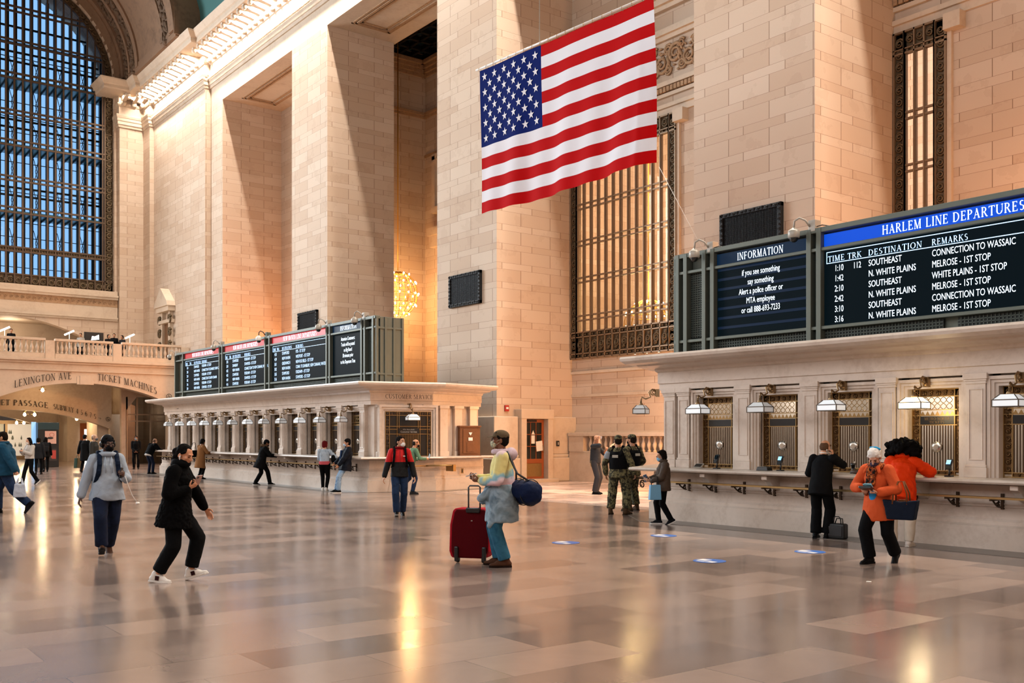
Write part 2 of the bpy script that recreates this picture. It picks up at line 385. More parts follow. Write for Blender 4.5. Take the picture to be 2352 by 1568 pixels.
# ---------------- FLOOR ----------------
def floor_mat(name='polished_marble_floor', k=1.0):
    m = bpy.data.materials.new(name); m.use_nodes = True; g = N(m); b = m.node_tree.nodes['Principled BSDF']
    geo = g.n('NewGeometry').outputs['Position']
    mp = g.n('Mapping'); mp.inputs['Rotation'].default_value = (0, 0, PI/2); g.L(geo, mp.inputs['Vector'])
    def brick(w, h, c1, c2, mo):
        br = g.n('TexBrick'); g.L(mp.outputs[0], br.inputs['Vector']); br.inputs['Scale'].default_value = 1; br.offset = .4
        br.inputs['Brick Width'].default_value = w; br.inputs['Row Height'].default_value = h; br.inputs['Mortar Size'].default_value = .004; br.inputs['Bias'].default_value = 0
        br.inputs['Color1'].default_value = s(c1, k); br.inputs['Color2'].default_value = s(c2, k); br.inputs['Mortar'].default_value = s(mo, k); return br
    br = brick(1.25, .62, '#5d4e46', '#a48b7b', '#53453c')
    n1 = g.noise(.9, 6, geo, .6, .6); n2 = g.noise(.12, 3, geo)
    col = g.mix(.36, br.outputs['Color'], g.ramp(n1, [(.3, s('#5c4e49', k)), (.5, s('#7d6a5f', k)), (.75, s('#9a8577', k))]))
    col = g.mix(g.m('MULTIPLY', n2, .5), col, s('#746a67', k))
    g.L(col, b.inputs['Base Color'])
    sp = g.n('SeparateColor'); g.L(br.outputs['Color'], sp.inputs[0])
    g.L(g.m('ADD', .075, g.m('ADD', g.m('MULTIPLY', n1, .09), g.m('MULTIPLY', sp.outputs[0], .2))), b.inputs['Roughness'])
    b.inputs['Specular IOR Level'].default_value = .85; b.inputs['IOR'].default_value = 1.55
    h = g.m('ADD', g.m('MULTIPLY', g.noise(.8, 2, mp.outputs[0]), .7), g.m('MULTIPLY', g.noise(3.5, 2, geo), .16))
    g.L(g.bump(h, .09, .02), b.inputs['Normal'])
    return m
FLOOR = floor_mat()
MB().box(-95, 26, -18, 36, -.3, 0).build('floor', FLOOR, kind='structure')
KERB = marble('grey_border_marble', '#6c635b', '#5a5049', .3, 1.2)
KERBL = marble('pale_border_marble', '#a8968a', '#8f7d70', .22, 1.2)
MB().prism([(-45.6,13.75,0),(-26.6,13.75,0),(-25.2,16.5,0),(-25.8,19.5,0),(-46,19.5,0)], (0,0,.006)).build('trim_1', KERB, kind='structure')
MB().prism([(-14.2,13.9,0),(0,13.9,0),(0,19.5,0),(-15.6,19.5,0),(-16.2,16.5,0),(-15.6,14.9,0)], (0,0,.006)).build('trim_2', KERB, kind='structure')
MB().prism([(-26.3,16.2,0),(-26.3,16.55,0),(-16,16.55,0),(-16,16.2,0)], (0,0,.004)).build('trim_3', KERBL, kind='structure')
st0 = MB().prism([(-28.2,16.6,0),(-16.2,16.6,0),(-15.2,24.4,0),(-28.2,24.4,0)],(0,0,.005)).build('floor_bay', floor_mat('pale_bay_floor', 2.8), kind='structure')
# ---------------- NORTH WALL ----------------
def st(name, mb, m, **k): return mb.build(name, m, kind='structure', **k)
st('wall_north_end', MB().box(-65.3,-56.2,20.67,24.6,0,24.2).box(-66.6,-65.3,20.4,24.6,0,24.2).box(-67.6,-66.6,18.9,24.6,0,24.2), STONE)
def pillar(x0, x1, lab, plinth=False):
    p = MB().box(x0, x1, 21, 24.5, 0, 20.398)
    return tag(st('pillar', p, STONE), lab)
pillar(-56.2, -54.4, 'limestone end pier where the long wall opens into the first tall bay')
pillar(-45.4, -41.65, 'tall limestone pillar behind the left departure board')
p2 = pillar(-32.45, -28.6, 'tall limestone pillar behind the flag, with a wooden door in its side')
pillar(-19.3, -15.3, 'tall limestone pillar behind the right information board')
pillar(-6.1, -2.1, 'tall limestone pillar at the near end of the long wall')
# plinth of the pillar with the door
o_ = .24
pl = MB()
def plinth(mb, x0, x1, y0, y1):
    mb.box(x0, x1, y0, y1, 0, .88); mb.box(x0+.04, x1-.06, y0+.04, y1-.04, .88, 1.0); mb.box(x0+.04, x1-.09, y0+.04, y1-.04, 1.0, 2.36)
plinth(pl, -32.7, -28.3, 20.7, 21.85); plinth(pl, -32.7, -28.3, 23.25, 24.75); plinth(pl, -32.7, -28.66, 21.85, 23.25)
st('trim_4', pl, PLAIN, bevel=.03)
fr = MB().box(-28.6,-28.22,21.82,22.06,0,2.5).box(-28.6,-28.22,23.04,23.28,0,2.5).box(-28.6,-28.2,21.8,23.3,2.28,2.62).box(-28.6,-28.05,21.7,23.4,0,.12)
st('trim_5', fr, PLAIN, bevel=.015)
WOODD = mat('red_brown_door_wood', '#9c4f22', .45, noise=.5, nscale=6)
d = root('door_1', 'red wooden door with nine dark panes and a brass kick plate in pillar', 'door', (-28.5, 22.55, .12), kind='structure')
m_ = MB()
for a, b in ((-.48,-.38),(.38,.48)): m_.box(-.03,.03,a,b,0,2.14)
m_.box(-.03,.03,-.38,.38,2.03,2.14); m_.box(-.03,.03,-.38,.38,.55,.72); m_.box(-.03,.03,-.38,.38,0,.08)
for q in (-.127,.127): m_.box(-.025,.025,q-.012,q+.012,.72,2.03)
for q in (1.17,1.6): m_.box(-.025,.025,-.38,.38,q-.012,q+.012)
m_.build('door_frame', WOODD, d)
MB().box(-.012,.012,-.38,.38,.72,2.03).build('glass_pane', mat('door_pane_dark','#1f2220',.12), d)
MB().box(-.02,.03,-.38,.38,.08,.56).build('kick_plate', BRASS, d)
MB().tube([(.04,.42,.95),(.09,.42,.97),(.09,.42,1.18),(.04,.42,1.2)],.012).build('handle', BRASS, d)
MB().obox((.06,-.1,2.09),(.08,.4,.07)).build('door_closer', BLACK, d)
PAPER = mat('paper_white','#e9e4dc',.6)
MB().obox((.035,-.02,1.42),(.006,.16,.3)).add([(.039,-.1,1.6),(.039,.06,1.6),(.039,-.02,1.75)],[(0,1,2)]).build('paper_notice', PAPER, d)
MB().obox((.04,.27,1.18),(.006,.3,.36), Matrix.Rotation(.12,3,'X')).build('paper_notice', PAPER, d)
# wall with lintel and soffits
st('wall_north', MB().box(-56.2,12,21,24.6,20.4,26), PLAIN)
sf = MB()
for x0, x1 in ((-54.4,-45.4),(-41.65,-32.45),(-28.6,-19.3),(-15.3,-6.1)):
    a, b, c, e = x0+.9, x1-.9, 21.75, 23.75
    for k, (i, zz) in enumerate(((0,20.36),(.14,20.33),(.34,20.37))):
        sf.box(a+i,b-i,c+i,c+i+.1,zz,20.41).box(a+i,b-i,e-i-.1,e-i,zz,20.41).box(a+i,a+i+.1,c+i,e-i,zz,20.41).box(b-i-.1,b-i,c+i,e-i,zz,20.41)
st('trim_6', sf, RELIEF)
st('wall_bay_back', MB().box(-54.4,-45.4,24.5,24.9,0,20.45), STONE)
def window_wall(name, x0, x1, w0, w1, z0, z1):
    mb = MB().box(x0, w0, 24.5, 24.9, 0, 20.45).box(w1, x1, 24.5, 24.9, 0, 20.45).box(w0, w1, 24.5, 24.9, 0, z0).box(w0, w1, 24.5, 24.9, z1, 20.45)
    return st(name, mb, STONE)
window_wall('wall_north_back', -28.6, -19.3, -28.55, -23.2, 4.5, 12.4)
window_wall('wall_north_back', -15.3, -6.1, -15.28, -13.78, 4.5, 12.4)
# mouldings and carved panels above those windows, string courses below
tr = MB(); tr2 = MB()
for x0, x1, w in ((-28.6,-19.3,-23.2),(-15.3,-6.1,-13.78)):
    for z0, z1, o in ((12.4,12.62,.06),(12.62,12.75,.14),(13.0,13.12,.1),(13.35,13.5,.16),(14.9,15.05,.12),(15.05,15.25,.22),(15.9,16.05,.18),(16.05,16.25,.3),(16.25,16.4,.4)): tr.box(x0, x1, 24.5-o, 24.5, z0, z1)
    tr.box(w, w+.45, 24.2, 24.5, 12.0, 12.4); tr.box(w, w+.12, 24.4, 24.5, 0+4.5, 12.0)
    for z0, z1, o in ((3.95,4.05,.08),(3.1,3.2,.05),(1.75,1.85,.06)): tr.box(x0, x1, 24.5-o, 24.5, z0, z1)
    for i in range(int((x1-x0)/.16)): tr2.box(x0+.16*i+.02, x0+.16*i+.14, 24.36, 24.5, 13.16, 13.32)
    rnd = random.Random(3)
    for i in range(int((x1-x0)/.62)):
        x = x0+.35+.62*i; sg = (-1)**i
        scroll(tr2, (x,24.44,14.25+.12*sg), .34, 'y', sg, .055); scroll(tr2, (x+.3,24.44,14.25-.3*sg), .2, 'y', -sg, .04); scroll(tr2, (x+.28,24.44,14.25+.38*sg), .16, 'y', sg, .035)
        for k in range(16):
            an = rnd.uniform(0,2*PI); rr = rnd.uniform(.1,.42); tr2.ell((x+rr*math.cos(an),24.45,14.25+rr*math.sin(an)*1.2), (rnd.uniform(.02,.05),.05,rnd.uniform(.06,.12)), Matrix.Rotation(an+rnd.uniform(-.5,.5),3,'Y'), 7, 5)
st('trim_7', tr, PLAIN); st('trim_8', tr2, RELIEF)
# balustrade at the ramp, between the pillars
bl = root('balustrade', 'stone balustrade at the ramp between flag pillar and right booth', 'balustrade', (0, 24.2, 0))
MB().box(-28.3,-19.4,-.1,.28,0,1.06).build('base_wall', PLAIN, bl)
MB().box(-28.3,-19.4,-.16,.3,1.66,1.78).box(-28.3,-19.4,-.1,.25,1.06,1.12).build('rail', PLAIN, bl, bevel=.01)
for x in (-28.3,-21.9): MB().box(x,x+.8,-.12,.25,1.1,1.68).build('post', PLAIN, bl)
BAL = [(.07,0),(.07,.05),(.04,.07),(.05,.12),(.085,.2),(.08,.27),(.045,.36),(.035,.44),(.05,.47),(.07,.5),(.07,.55)]
b0 = None
for i in range(20):
    x = -27.3 + i*.27
    if -21.95 < x < -21.05: continue
    if b0 is None: b0 = MB().lathe(BAL, (0,0,0), 10).build('baluster', PLAIN, bl, loc=(x, .08, 1.12))
    else: c = b0.copy(); COL.objects.link(c); c.location.x = x
# ---------------- ROOMS BEHIND THE BAYS ----------------
st('wall_waiting_hall', MB().box(-46.4,-46,24.5,29,0,26).box(-46,-32,29,29.4,0,26).box(-32.5,-32.1,24.5,36,0,26), STONE)
st('wall_side_hall', MB().box(-32.1,2,32,32.4,0,26).box(2,2.4,24,32.4,0,26), STONE)
st('ceiling_side_hall', MB().box(-32.1,2.4,24.6,32.4,20.5,20.9), PLAIN)
sk = MB().box(-46.4,-32,24.6,26.2,21.6,22).box(-46.4,-45.6,24.6,29.4,21.6,22).box(-46.4,-32,28.6,29.4,21.6,22)
for k, o in enumerate((.0,.12,.26,.42)): sk.box(-46,-32.4,28.9-o,29,20.9+k*.18,21.08+k*.18).box(-46,-45.9+o,24.6,29,20.9+k*.18,21.08+k*.18)
for k, o in enumerate((0,.1)): sk.box(-46,-32.4,28.92-o,29,18.7+k*.14,18.84+k*.14).box(-46,-45.92+o,24.6,29,18.7+k*.14,18.84+k*.14)
sk.box(-45.99,-32.4,28.94,29,16.6,16.75)
st('trim_9', sk, RELIEF)
sg = MB()
for i in range(14): sg.box(-45.7+i,-45.5+i,26.2,28.6,21.7,21.9)
for j in range(4): sg.box(-45.6,-32.4,26.4+.7*j,26.55+.7*j,21.7,21.9)
w = root('window_3', 'dark gridded skylight in the ceiling of the tall middle bay', 'skylight', kind='structure')
sg.build('window_frame', IRON, w); MB().box(-46,-32,26,28.8,22.0,22.06).build('window_pane', mat('skylight_blue_glass','#2c4658',.2), w)
nb = MB().box(-45.99,-45.8,24.7,28.3,12.6,12.8)
st('wall_relief_frame', MB().box(-44.9,-44.6,28.7,29,13.6,16.4).box(-42.6,-42.3,28.7,29,13.6,16.4).box(-44.9,-42.3,28.7,29,16.2,16.5).box(-44.9,-42.3,28.65,29,13.4,13.7).box(-45.1,-42.1,28.5,29,12.2,12.6).box(-45.0,-42.2,28.6,29,11.6,12.2), PLAIN)
# ---------------- ENTABLATURE ----------------
CP = [(-67.5,18.85),(-66.55,18.85),(-66.55,20.38),(-65.27,20.38),(-65.27,20.65),(-56.18,20.65),(-56.18,20.95),(12,20.95)]
ent = MB()
ent.sweep([(-.3,21.45),(.03,21.45),(.05,21.6),(.10,21.62),(.10,21.8),(.14,21.85),(.14,22.0),(.17,22.04),(.20,22.16),(.20,22.24),(.0,22.28),(-.3,22.3)], CP)
ent.sweep([(-.3,22.28),(0,22.28),(0,22.78),(.06,22.82),(.10,22.9),(.10,23.0),(.02,23.02),(.02,23.42),(1.22,23.42),(1.26,23.5),(1.26,23.66),(1.34,23.72),(1.5,23.95),(1.52,24.03),(-.3,24.05)], CP)
trc = st('trim_10', ent, PLAIN)
dn = MB()
for i in range(560): dn.box(-56+i*.11,-55.94+i*.11,20.73,20.9,21.9,22.02)
for i in range(84): dn.box(-65.2+i*.11,-65.14+i*.11,20.43,20.6,21.9,22.02)
dn.build('dentil_band', PLAIN, trc)
# scroll brackets under the corona (parts of the cornice)
bp = []
for i in range(13): t = i/12; bp.append((.02+1.12*t, 23.36 - .12*math.sin(t*PI)*(1-t) - .42*(1-t)**1.4 + .06*math.sin(t*2*PI)))
prof = [(.02,23.42)] + [(a, b) for a, b in bp] + [(1.16,23.42)]
bk = MB().prism([(-.11,-a,z) for a, z in prof], (.22,0,0)).tube([(-.13,-1.06,23.28),(.13,-1.06,23.28)],.11,8).tube([(-.13,-.16,22.95),(.13,-.16,22.95)],.14,8)
b0 = None
bx = [(-66.2,20.38)] + [(-65.0+.72*i,20.65) for i in range(12)] + [(-55.8+.72*i,20.95) for i in range(50)]
for x, y in bx:
    if b0 is None: b0 = bk.build('bracket', PLAIN, trc, loc=(x, y, 0))
    else: c = b0.copy(); COL.objects.link(c); c.location = (x, y, 0)
for y in (19.1, 19.75, 20.25):
    c = b0.copy(); COL.objects.link(c); c.location = (-66.55, y, 0); c.rotation_euler = (0,0,PI/2)
# ---------------- CEILING ----------------
CEIL = mat('ceiling_teal', '#3d6a68', .8)
v = MB(); n = 24
for i in range(n+1):
    a = PI*i/n; y, z = 2.4+18.0*math.cos(a), 24.0+12.5*math.sin(a); v.v += [(-56,y,z),(26,y,z)]
v.f = [(2*i,2*i+1,2*i+3,2*i+2) for i in range(n)]; v.m = [0]*n; v.sm = [True]*n
st('ceiling', v, CEIL)
def bandarc(mb, x0, x1, R, yc=12.7, zc=24.3, n=40, a0=0, a1=180, thick=.5):
    vs = []
    for i in range(n+1):
        a = math.radians(a0+(a1-a0)*i/n); c, q = math.cos(a), math.sin(a)
        vs += [(x0,yc+R*c,zc+R*q),(x1,yc+R*c,zc+R*q),(x1,yc+(R+thick)*c,zc+(R+thick)*q),(x0,yc+(R+thick)*c,zc+(R+thick)*q)]
    mb.add(vs, [(4*i+j,4*i+(j+1)%4,4*i+4+(j+1)%4,4*i+4+j) for i in range(n) for j in range(4)] + [(0,1,2,3),(4*n,4*n+3,4*n+2,4*n+1)])
ca = MB(); co = MB(); ca.box(-67.3,-56.1,18.95,21.2,24.0,24.55).box(-67.3,-56.1,19.3,21.5,24.5,34)
for x0, x1, R in ((-67.3,-65.9,6.0),(-65.9,-65.5,6.08),(-64.6,-64.3,6.15),(-63.4,-62.9,6.2),(-62.9,-58.6,6.32),(-58.6,-58.2,6.2),(-57.2,-56.8,6.2),(-56.8,-56.03,6.1)): bandarc(ca, x0, x1, R)
for x0, x1 in ((-65.5,-64.6),(-64.3,-63.4),(-58.2,-57.2)): bandarc(co, x0, x1, 6.28)
rnd = random.Random(5)
for x0, x1 in ((-65.4,-64.7),(-64.2,-63.5),(-58.1,-57.3)):
    for i in range(150):
        a = math.radians(rnd.uniform(-2,100)); x = rnd.uniform(x0, x1)
        co.ell((x,12.7+6.26*math.cos(a),24.3+6.26*math.sin(a)), (rnd.uniform(.06,.16),rnd.uniform(.08,.2),rnd.uniform(.08,.2)), None, 7, 5)
a = math.radians(52)
for k in range(2): co.ell((-60.7,12.7+6.3*math.cos(a),24.3+6.3*math.sin(a)), (.75-.3*k,.95-.35*k,.10+.1*k), Matrix.Rotation(a-PI/2,3,'X'), 20, 8)
st('ceiling_lunette', ca, SHADEST); st('ceiling_lunette_relief', co, mat('lunette_dark_relief','#5d4734',.8))
sp_ = MB(); n = 40
for i in range(n):
    a, b = PI*i/n, PI*(i+1)/n
    p = [(12.7+6.1*math.cos(q),24.3+6.1*math.sin(q)) for q in (a,b)]
    sp_.quad((-55.95,p[0][0],p[0][1]),(-55.95,p[1][0],p[1][1]),(-55.95,p[1][0],40),(-55.95,p[0][0],40))
sp_.box(-56,-55.9,18.8,22,24.05,40).box(-56,-55.9,-16,6.6,22,40)
st('wall_east_spandrel', sp_, SHADEST)
# shell out of view that closes the hall
st('wall_south', MB().box(-95,26,-16.6,-16,0,40), STONE); st('wall_west', MB().box(22,22.5,-18,36,0,40), STONE)
# ---------------- EAST WALL ----------------
def arch_wall(mb, x, xb, y0, y1, zb, zt, yl, yr, zs, rise, n=28, sill=None):
    # wall facing +x at x, back at xb, with an opening yl..yr that springs at zs and rises 'rise'
    c = (yl+yr)/2; hw = (yr-yl)/2
    if rise >= hw: pts = [(c-hw*math.cos(PI*i/n), zs+hw*math.sin(PI*i/n)) for i in range(n+1)]
    else:
        R = (hw*hw+rise*rise)/(2*rise); a = math.asin(hw/R); pts = [(c+R*math.sin(-a+2*a*i/n), zs+rise-R+R*math.cos(-a+2*a*i/n)) for i in range(n+1)]
    for xx in (x, xb):
        mb.quad((xx,y0,zb),(xx,yl,zb),(xx,yl,zt),(xx,y0,zt)); mb.quad((xx,yr,zb),(xx,y1,zb),(xx,y1,zt),(xx,yr,zt))
        for (a, b), (c2, d2) in zip(pts, pts[1:]): mb.quad((xx,a,b),(xx,c2,d2),(xx,c2,zt),(xx,a,zt))
        if sill: mb.quad((xx,yl,zb),(xx,yr,zb),(xx,yr,sill),(xx,yl,sill))
    z0 = sill or zb; full = [(yl,z0)] + pts + [(yr,z0)]
    for (a, b), (c2, d2) in zip(full, full[1:]): mb.quad((x,a,b),(xb,a,b),(xb,c2,d2),(x,c2,d2))
    if sill: mb.quad((x,yl,sill),(x,yr,sill),(xb,yr,sill),(xb,yl,sill))
    mb.quad((x,y1,zb),(xb,y1,zb),(xb,y1,zt),(x,y1,zt)); mb.quad((x,y0,zt),(xb,y0,zt),(xb,y1,zt),(x,y1,zt))
    return pts
we = MB(); arch_wall(we, -67.0, -70.6, -16.5, 21.5, 9.0, 34, 6.7, 18.7, 24.3, 6.0, 36, sill=10.85)
st('wall_east', we, STONE)
wu = MB(); arch_wall(wu, -66.9, -67.6, -16.5, 21, 5.9, 9.05, 6.6, 17.3, 7.6, 1.4)
st('wall_east_gallery', wu, STONE)
tr = MB()
for z0, z1, o in ((9.0,9.12,.12),(9.12,9.22,.2),(10.35,10.5,.2),(10.5,10.62,.28),(10.62,10.9,.1)): tr.box(-67.0,-66.9+o,6,18.85,z0,z1)
tr.box(-67,-66.86,6,18.85,9.22,9.9)
st('trim_11', tr, PLAIN)
rs = MB()
for i in range(40):
    y = 6.2+.32*i; rs.tube([(-66.82, y+.11*(1-k/12)*math.cos(k*.75), 10.12+.11*(1-k/12)*math.sin(k*.75)) for k in range(12)], .025, 5)
rs.box(-66.9,-66.84,6,18.85,9.9,10.35); st('trim_12', rs, RELIEF)
st('wall_east_gallery_back', MB().box(-72,-71.6,0,24,5,10.5).box(-71.6,-67.6,17.9,18.2,5.9,9).box(-71.6,-67.6,0,24,9.0,9.3), PLAIN)
# the great window: outer lattice, ornate border, catwalks, inner lattice
w1 = root('window_1', 'great arched window with bronze lattice and blue dusk light at hall end', 'window', kind='structure')
fr = MB(); yc, zc, R = 12.7, 24.3, 6.0
def ztop(y, r): d2 = r*r-(y-yc)**2; return zc+math.sqrt(d2) if d2 > 0 else zc
XF = -67.35
for i in range(24):
    y = 7.15+i*.47+.1
    if y > 18.3: break
    fr.box(XF-.09,XF+.05,y-.045,y+.045,10.9,ztop(y,5.55))
    fr.box(XF-.30,XF-.2,y+.05,y+.10,10.9,ztop(y,5.55))
for z in (12.95,13.2,15.3,15.62,17.25,17.5,19.4,19.72,21.3,21.55,23.5,23.82,25.6,25.85,27.6,27.9):
    hw = 5.55 if z < zc else math.sqrt(max(0.1,5.55**2-(z-zc)**2)); fr.box(XF-.07,XF+.07,yc-hw,yc+hw,z-.05,z+.05)
bandarc(fr, XF-.1, XF+.06, 5.5, n=40, thick=.09); fr.box(XF-.1,XF+.06,18.15,18.24,10.9,24.3); fr.box(XF-.1,XF+.06,6.7,18.7,11.52,11.6)
fr.build('window_frame', BRONZE, w1)
bo = MB(); rnd = random.Random(11)
for i in range(32): scroll(bo, (XF,18.46,11.15+.42*i), .17, 'x', (-1)**i, .04); bo.box(XF-.02,XF+.04,18.25,18.7,10.94+.42*i,10.97+.42*i)
bo.box(XF-.16,XF-.1,18.24,18.7,10.9,24.3); bo.box(XF-.16,XF-.1,6.7,18.7,10.85,11.52); bo.box(XF-.14,XF-.06,6.7,18.7,12.95,13.25)
for i in range(25): scroll(bo, (XF,7.0+.47*i,11.2), .2, 'x', (-1)**i, .045); scroll(bo, (XF,7.0+.47*i,13.08), .12, 'x', (-1)**i, .03)
for i in range(46): a = PI*i/45; scroll(bo, (XF,yc+5.75*math.cos(a),zc+5.75*math.sin(a)), .16, 'x', (-1)**i, .04)
bandarc(bo, XF-.16, XF-.1, 5.52, n=40, thick=.5)
bo.build('ornate_border', BRONZE_O, w1)
cw = MB()
for z in (15.45,19.55,23.66): cw.box(-69.9,-67.6,6.8,18.6,z-.05,z+.03)
cw.build('glass_catwalk', mat('catwalk_teal_glass','#2f7f92',.25,spec=.6), w1)
rb = MB()
for z in (15.45,19.55,23.66):
    for i in range(26): rb.box(-69.9,-67.6,6.9+.47*i,6.95+.47*i,z-.14,z-.05)
for z in (13.4,16.9,17.4,21.2,21.7,25.4,26.0,27.6): rb.box(-69.95,-69.85,6.8,18.6,z-.06,z+.06)
for i in range(27):
    y = 6.9+.47*i; z1 = ztop(y, 5.9); rb.box(-70.05,-69.8,y-.13,y+.05,10.9,z1)
    if i % 3 == 0: rb.box(-68.9,-68.75,y+.1,y+.26,10.9,z1)
    for k in range(18): rb.box(-69.95,-69.88,y-.1,y+.37,11.4+.95*k,11.44+.95*k)
for i in range(1, 26, 3):
    y = 7.14+.47*i
    for zb in (13.2,15.8,17.8,19.9,22,24): rb.tube([(-69.9,y-.16,zb),(-69.9,y+.05,zb+.8),(-69.9,y-.16,zb+1.6)],.022,4).tube([(-69.9,y+.16,zb),(-69.9,y-.05,zb+.8),(-69.9,y+.16,zb+1.6)],.022,4)
rb.build('inner_lattice', mat('lattice_dark_green','#12222a',.5,.4), w1)
MB().quad((-70.3,6.5,10.6),(-70.3,19,10.6),(-70.3,19,30.6),(-70.3,6.5,30.6)).build('window_pane', GLASS, w1)
# lower east side: gallery (balcony) over the passages
st('floor_gallery', MB().box(-71.6,-58.95,-16,22,5.55,5.95), PLAIN)
wl = MB(); arch_wall(wl, -58.8, -59.5, -16, 21, 0, 5.86, 10.1, 19.5, 3.55, 1.03)
st('wall_east_lower', wl, PLAIN)
tr = MB().box(-59,-58.55,-16,20.7,5.72,5.86).box(-59,-58.68,-16,20.7,5.6,5.72).box(-59,-58.7,-16,20.7,5.2,5.27).box(-58.82,-58.74,14.55,15.15,4.5,5.0).box(-58.83,-58.77,14.4,14.55,4.5,4.95).box(-58.83,-58.77,15.15,15.3,4.5,4.95)
st('trim_13', tr, PLAIN, bevel=.015)
def arcz(y): hw, rise = 4.7, 1.03; Rr = (hw*hw+rise*rise)/(2*rise); return 3.55+rise-Rr+math.sqrt(max(0,Rr*Rr-(y-14.8)**2))
lt = MB()
serif(lt, 'LEXINGTON AVE', (-58.72,11.25,.22), (0,1,0), (0,0,1), .38, width=2.9, curve=lambda x: arcz(11.25+x)); 
serif(lt, 'TICKET MACHINES', (-58.72,15.5,.2), (0,1,0), (0,0,1), .38, width=3.3, curve=lambda x: arcz(15.5+x))
def access(mb, c, r):
    # wheelchair symbol on a disc, in the plane facing +x
    x, y, z = c
    mb.tube([(x,y+r*math.cos(a*PI/12),z+r*math.sin(a*PI/12)) for a in range(24)], r*.1, 4, True)
    mb.tube([(x,y-.1*r,z+.55*r),(x,y-.05*r,z),(x,y+.35*r,z),(x,y+.5*r,z-.45*r)], r*.1, 4); mb.ell((x,y-.1*r,z+.68*r),(r*.1,r*.14,r*.14),None,8,6)
    mb.tube([(x,y-.1*r+.38*r*math.cos(a*PI/8+2.2),z-.2*r+.38*r*math.sin(a*PI/8+2.2)) for a in range(12)], r*.08, 4)
access(lt, (-58.7,19.45,3.95), .15)
o = root('passage_sign', 'engraved black words LEXINGTON AVE and TICKET MACHINES over the outer arch', 'sign'); lt.build('lettering', INK, o)
# passage beyond
w2 = MB(); arch_wall(w2, -64, -64.6, -16, 17.7, 0, 5.6, 6.6, 17.6, 2.1, 1.08)
st('wall_passage', w2, PLAIN)
w3 = MB(); arch_wall(w3, -73, -73.5, -16, 24, 0, 5.6, 6.0, 15.6, 2.3, .9)
st('wall_passage', w3, PLAIN)
st('ceiling_passage', MB().box(-85,-59.5,-16,24,5.0,5.5), PLAIN)
st('wall_passage_end', MB().box(-84.5,-84,-16,24,0,5.5).box(-73,-64.6,18.6,19,0,5.5).box(-72.9,-70.2,16.6,18.6,0,3.4).box(-67,-64.6,17.0,18.6,0,3.0), PLAIN)
l2 = MB()
def arcz2(y): hw, rise = 5.5, 1.08; Rr = (hw*hw+rise*rise)/(2*rise); return 2.1+rise-Rr+math.sqrt(max(0,Rr*Rr-(y-12.1)**2))
serif(l2, 'STREET PASSAGE', (-63.93,10.5,.26), (0,1,0), (0,0,1), .32, width=3.6, curve=lambda x: arcz2(10.5+x))
serif(l2, 'SUBWAY 4 5 6 7 S >', (-63.93,14.35,.26), (0,1,0), (0,0,1), .30, width=2.75, curve=lambda x: arcz2(14.35+x))
access(l2, (-63.9,17.45,2.68), .12)
o = root('passage_sign', 'black words STREET PASSAGE and SUBWAY over the second, inner arch', 'sign'); l2.build('lettering', INK, o)
# glazed doors right of the arch
st('wall_passage_side', MB().box(-62.3,-62,17.7,18.0,0,5.5).box(-62.3,-62,20.5,21,0,5.5).box(-62.3,-62,18,20.5,4.0,5.5).box(-67.5,-67,17.7,21.5,0,5.5).prism([(-62.3,18,4.0),(-62.3,18.6,4.0),(-62.3,18,3.2)],(.3,0,0)).prism([(-62.3,20.5,4.0),(-62.3,19.9,4.0),(-62.3,20.5,3.2)],(.3,0,0)), PLAIN)
d2 = root('door_2', 'tall glazed doorway with pale metal frame beside the passage arch', 'doorway', kind='structure')
fm = MB()
for y in (18.02,18.62,19.42,20.42): fm.box(-62.12,-62.0,y-.05,y+.05,0,4.0)
for z in (2.55,2.95): fm.box(-62.1,-62.02,18,20.5,z-.04,z+.04)
fm.build('door_frame', mat('pale_bronze_frame','#9a8873',.45,.4), d2)
MB().quad((-62.06,18,0),(-62.06,20.5,0),(-62.06,20.5,4),(-62.06,18,4)).build('glass_pane', GLASSD, d2)
st('wall_ticket_room', MB().box(-66.9,-66.8,18.1,18.9,0,2.4).box(-66.9,-66.8,19.5,20.4,0,2.4), mat('white_panel_wall','#d8d8d6',.5))
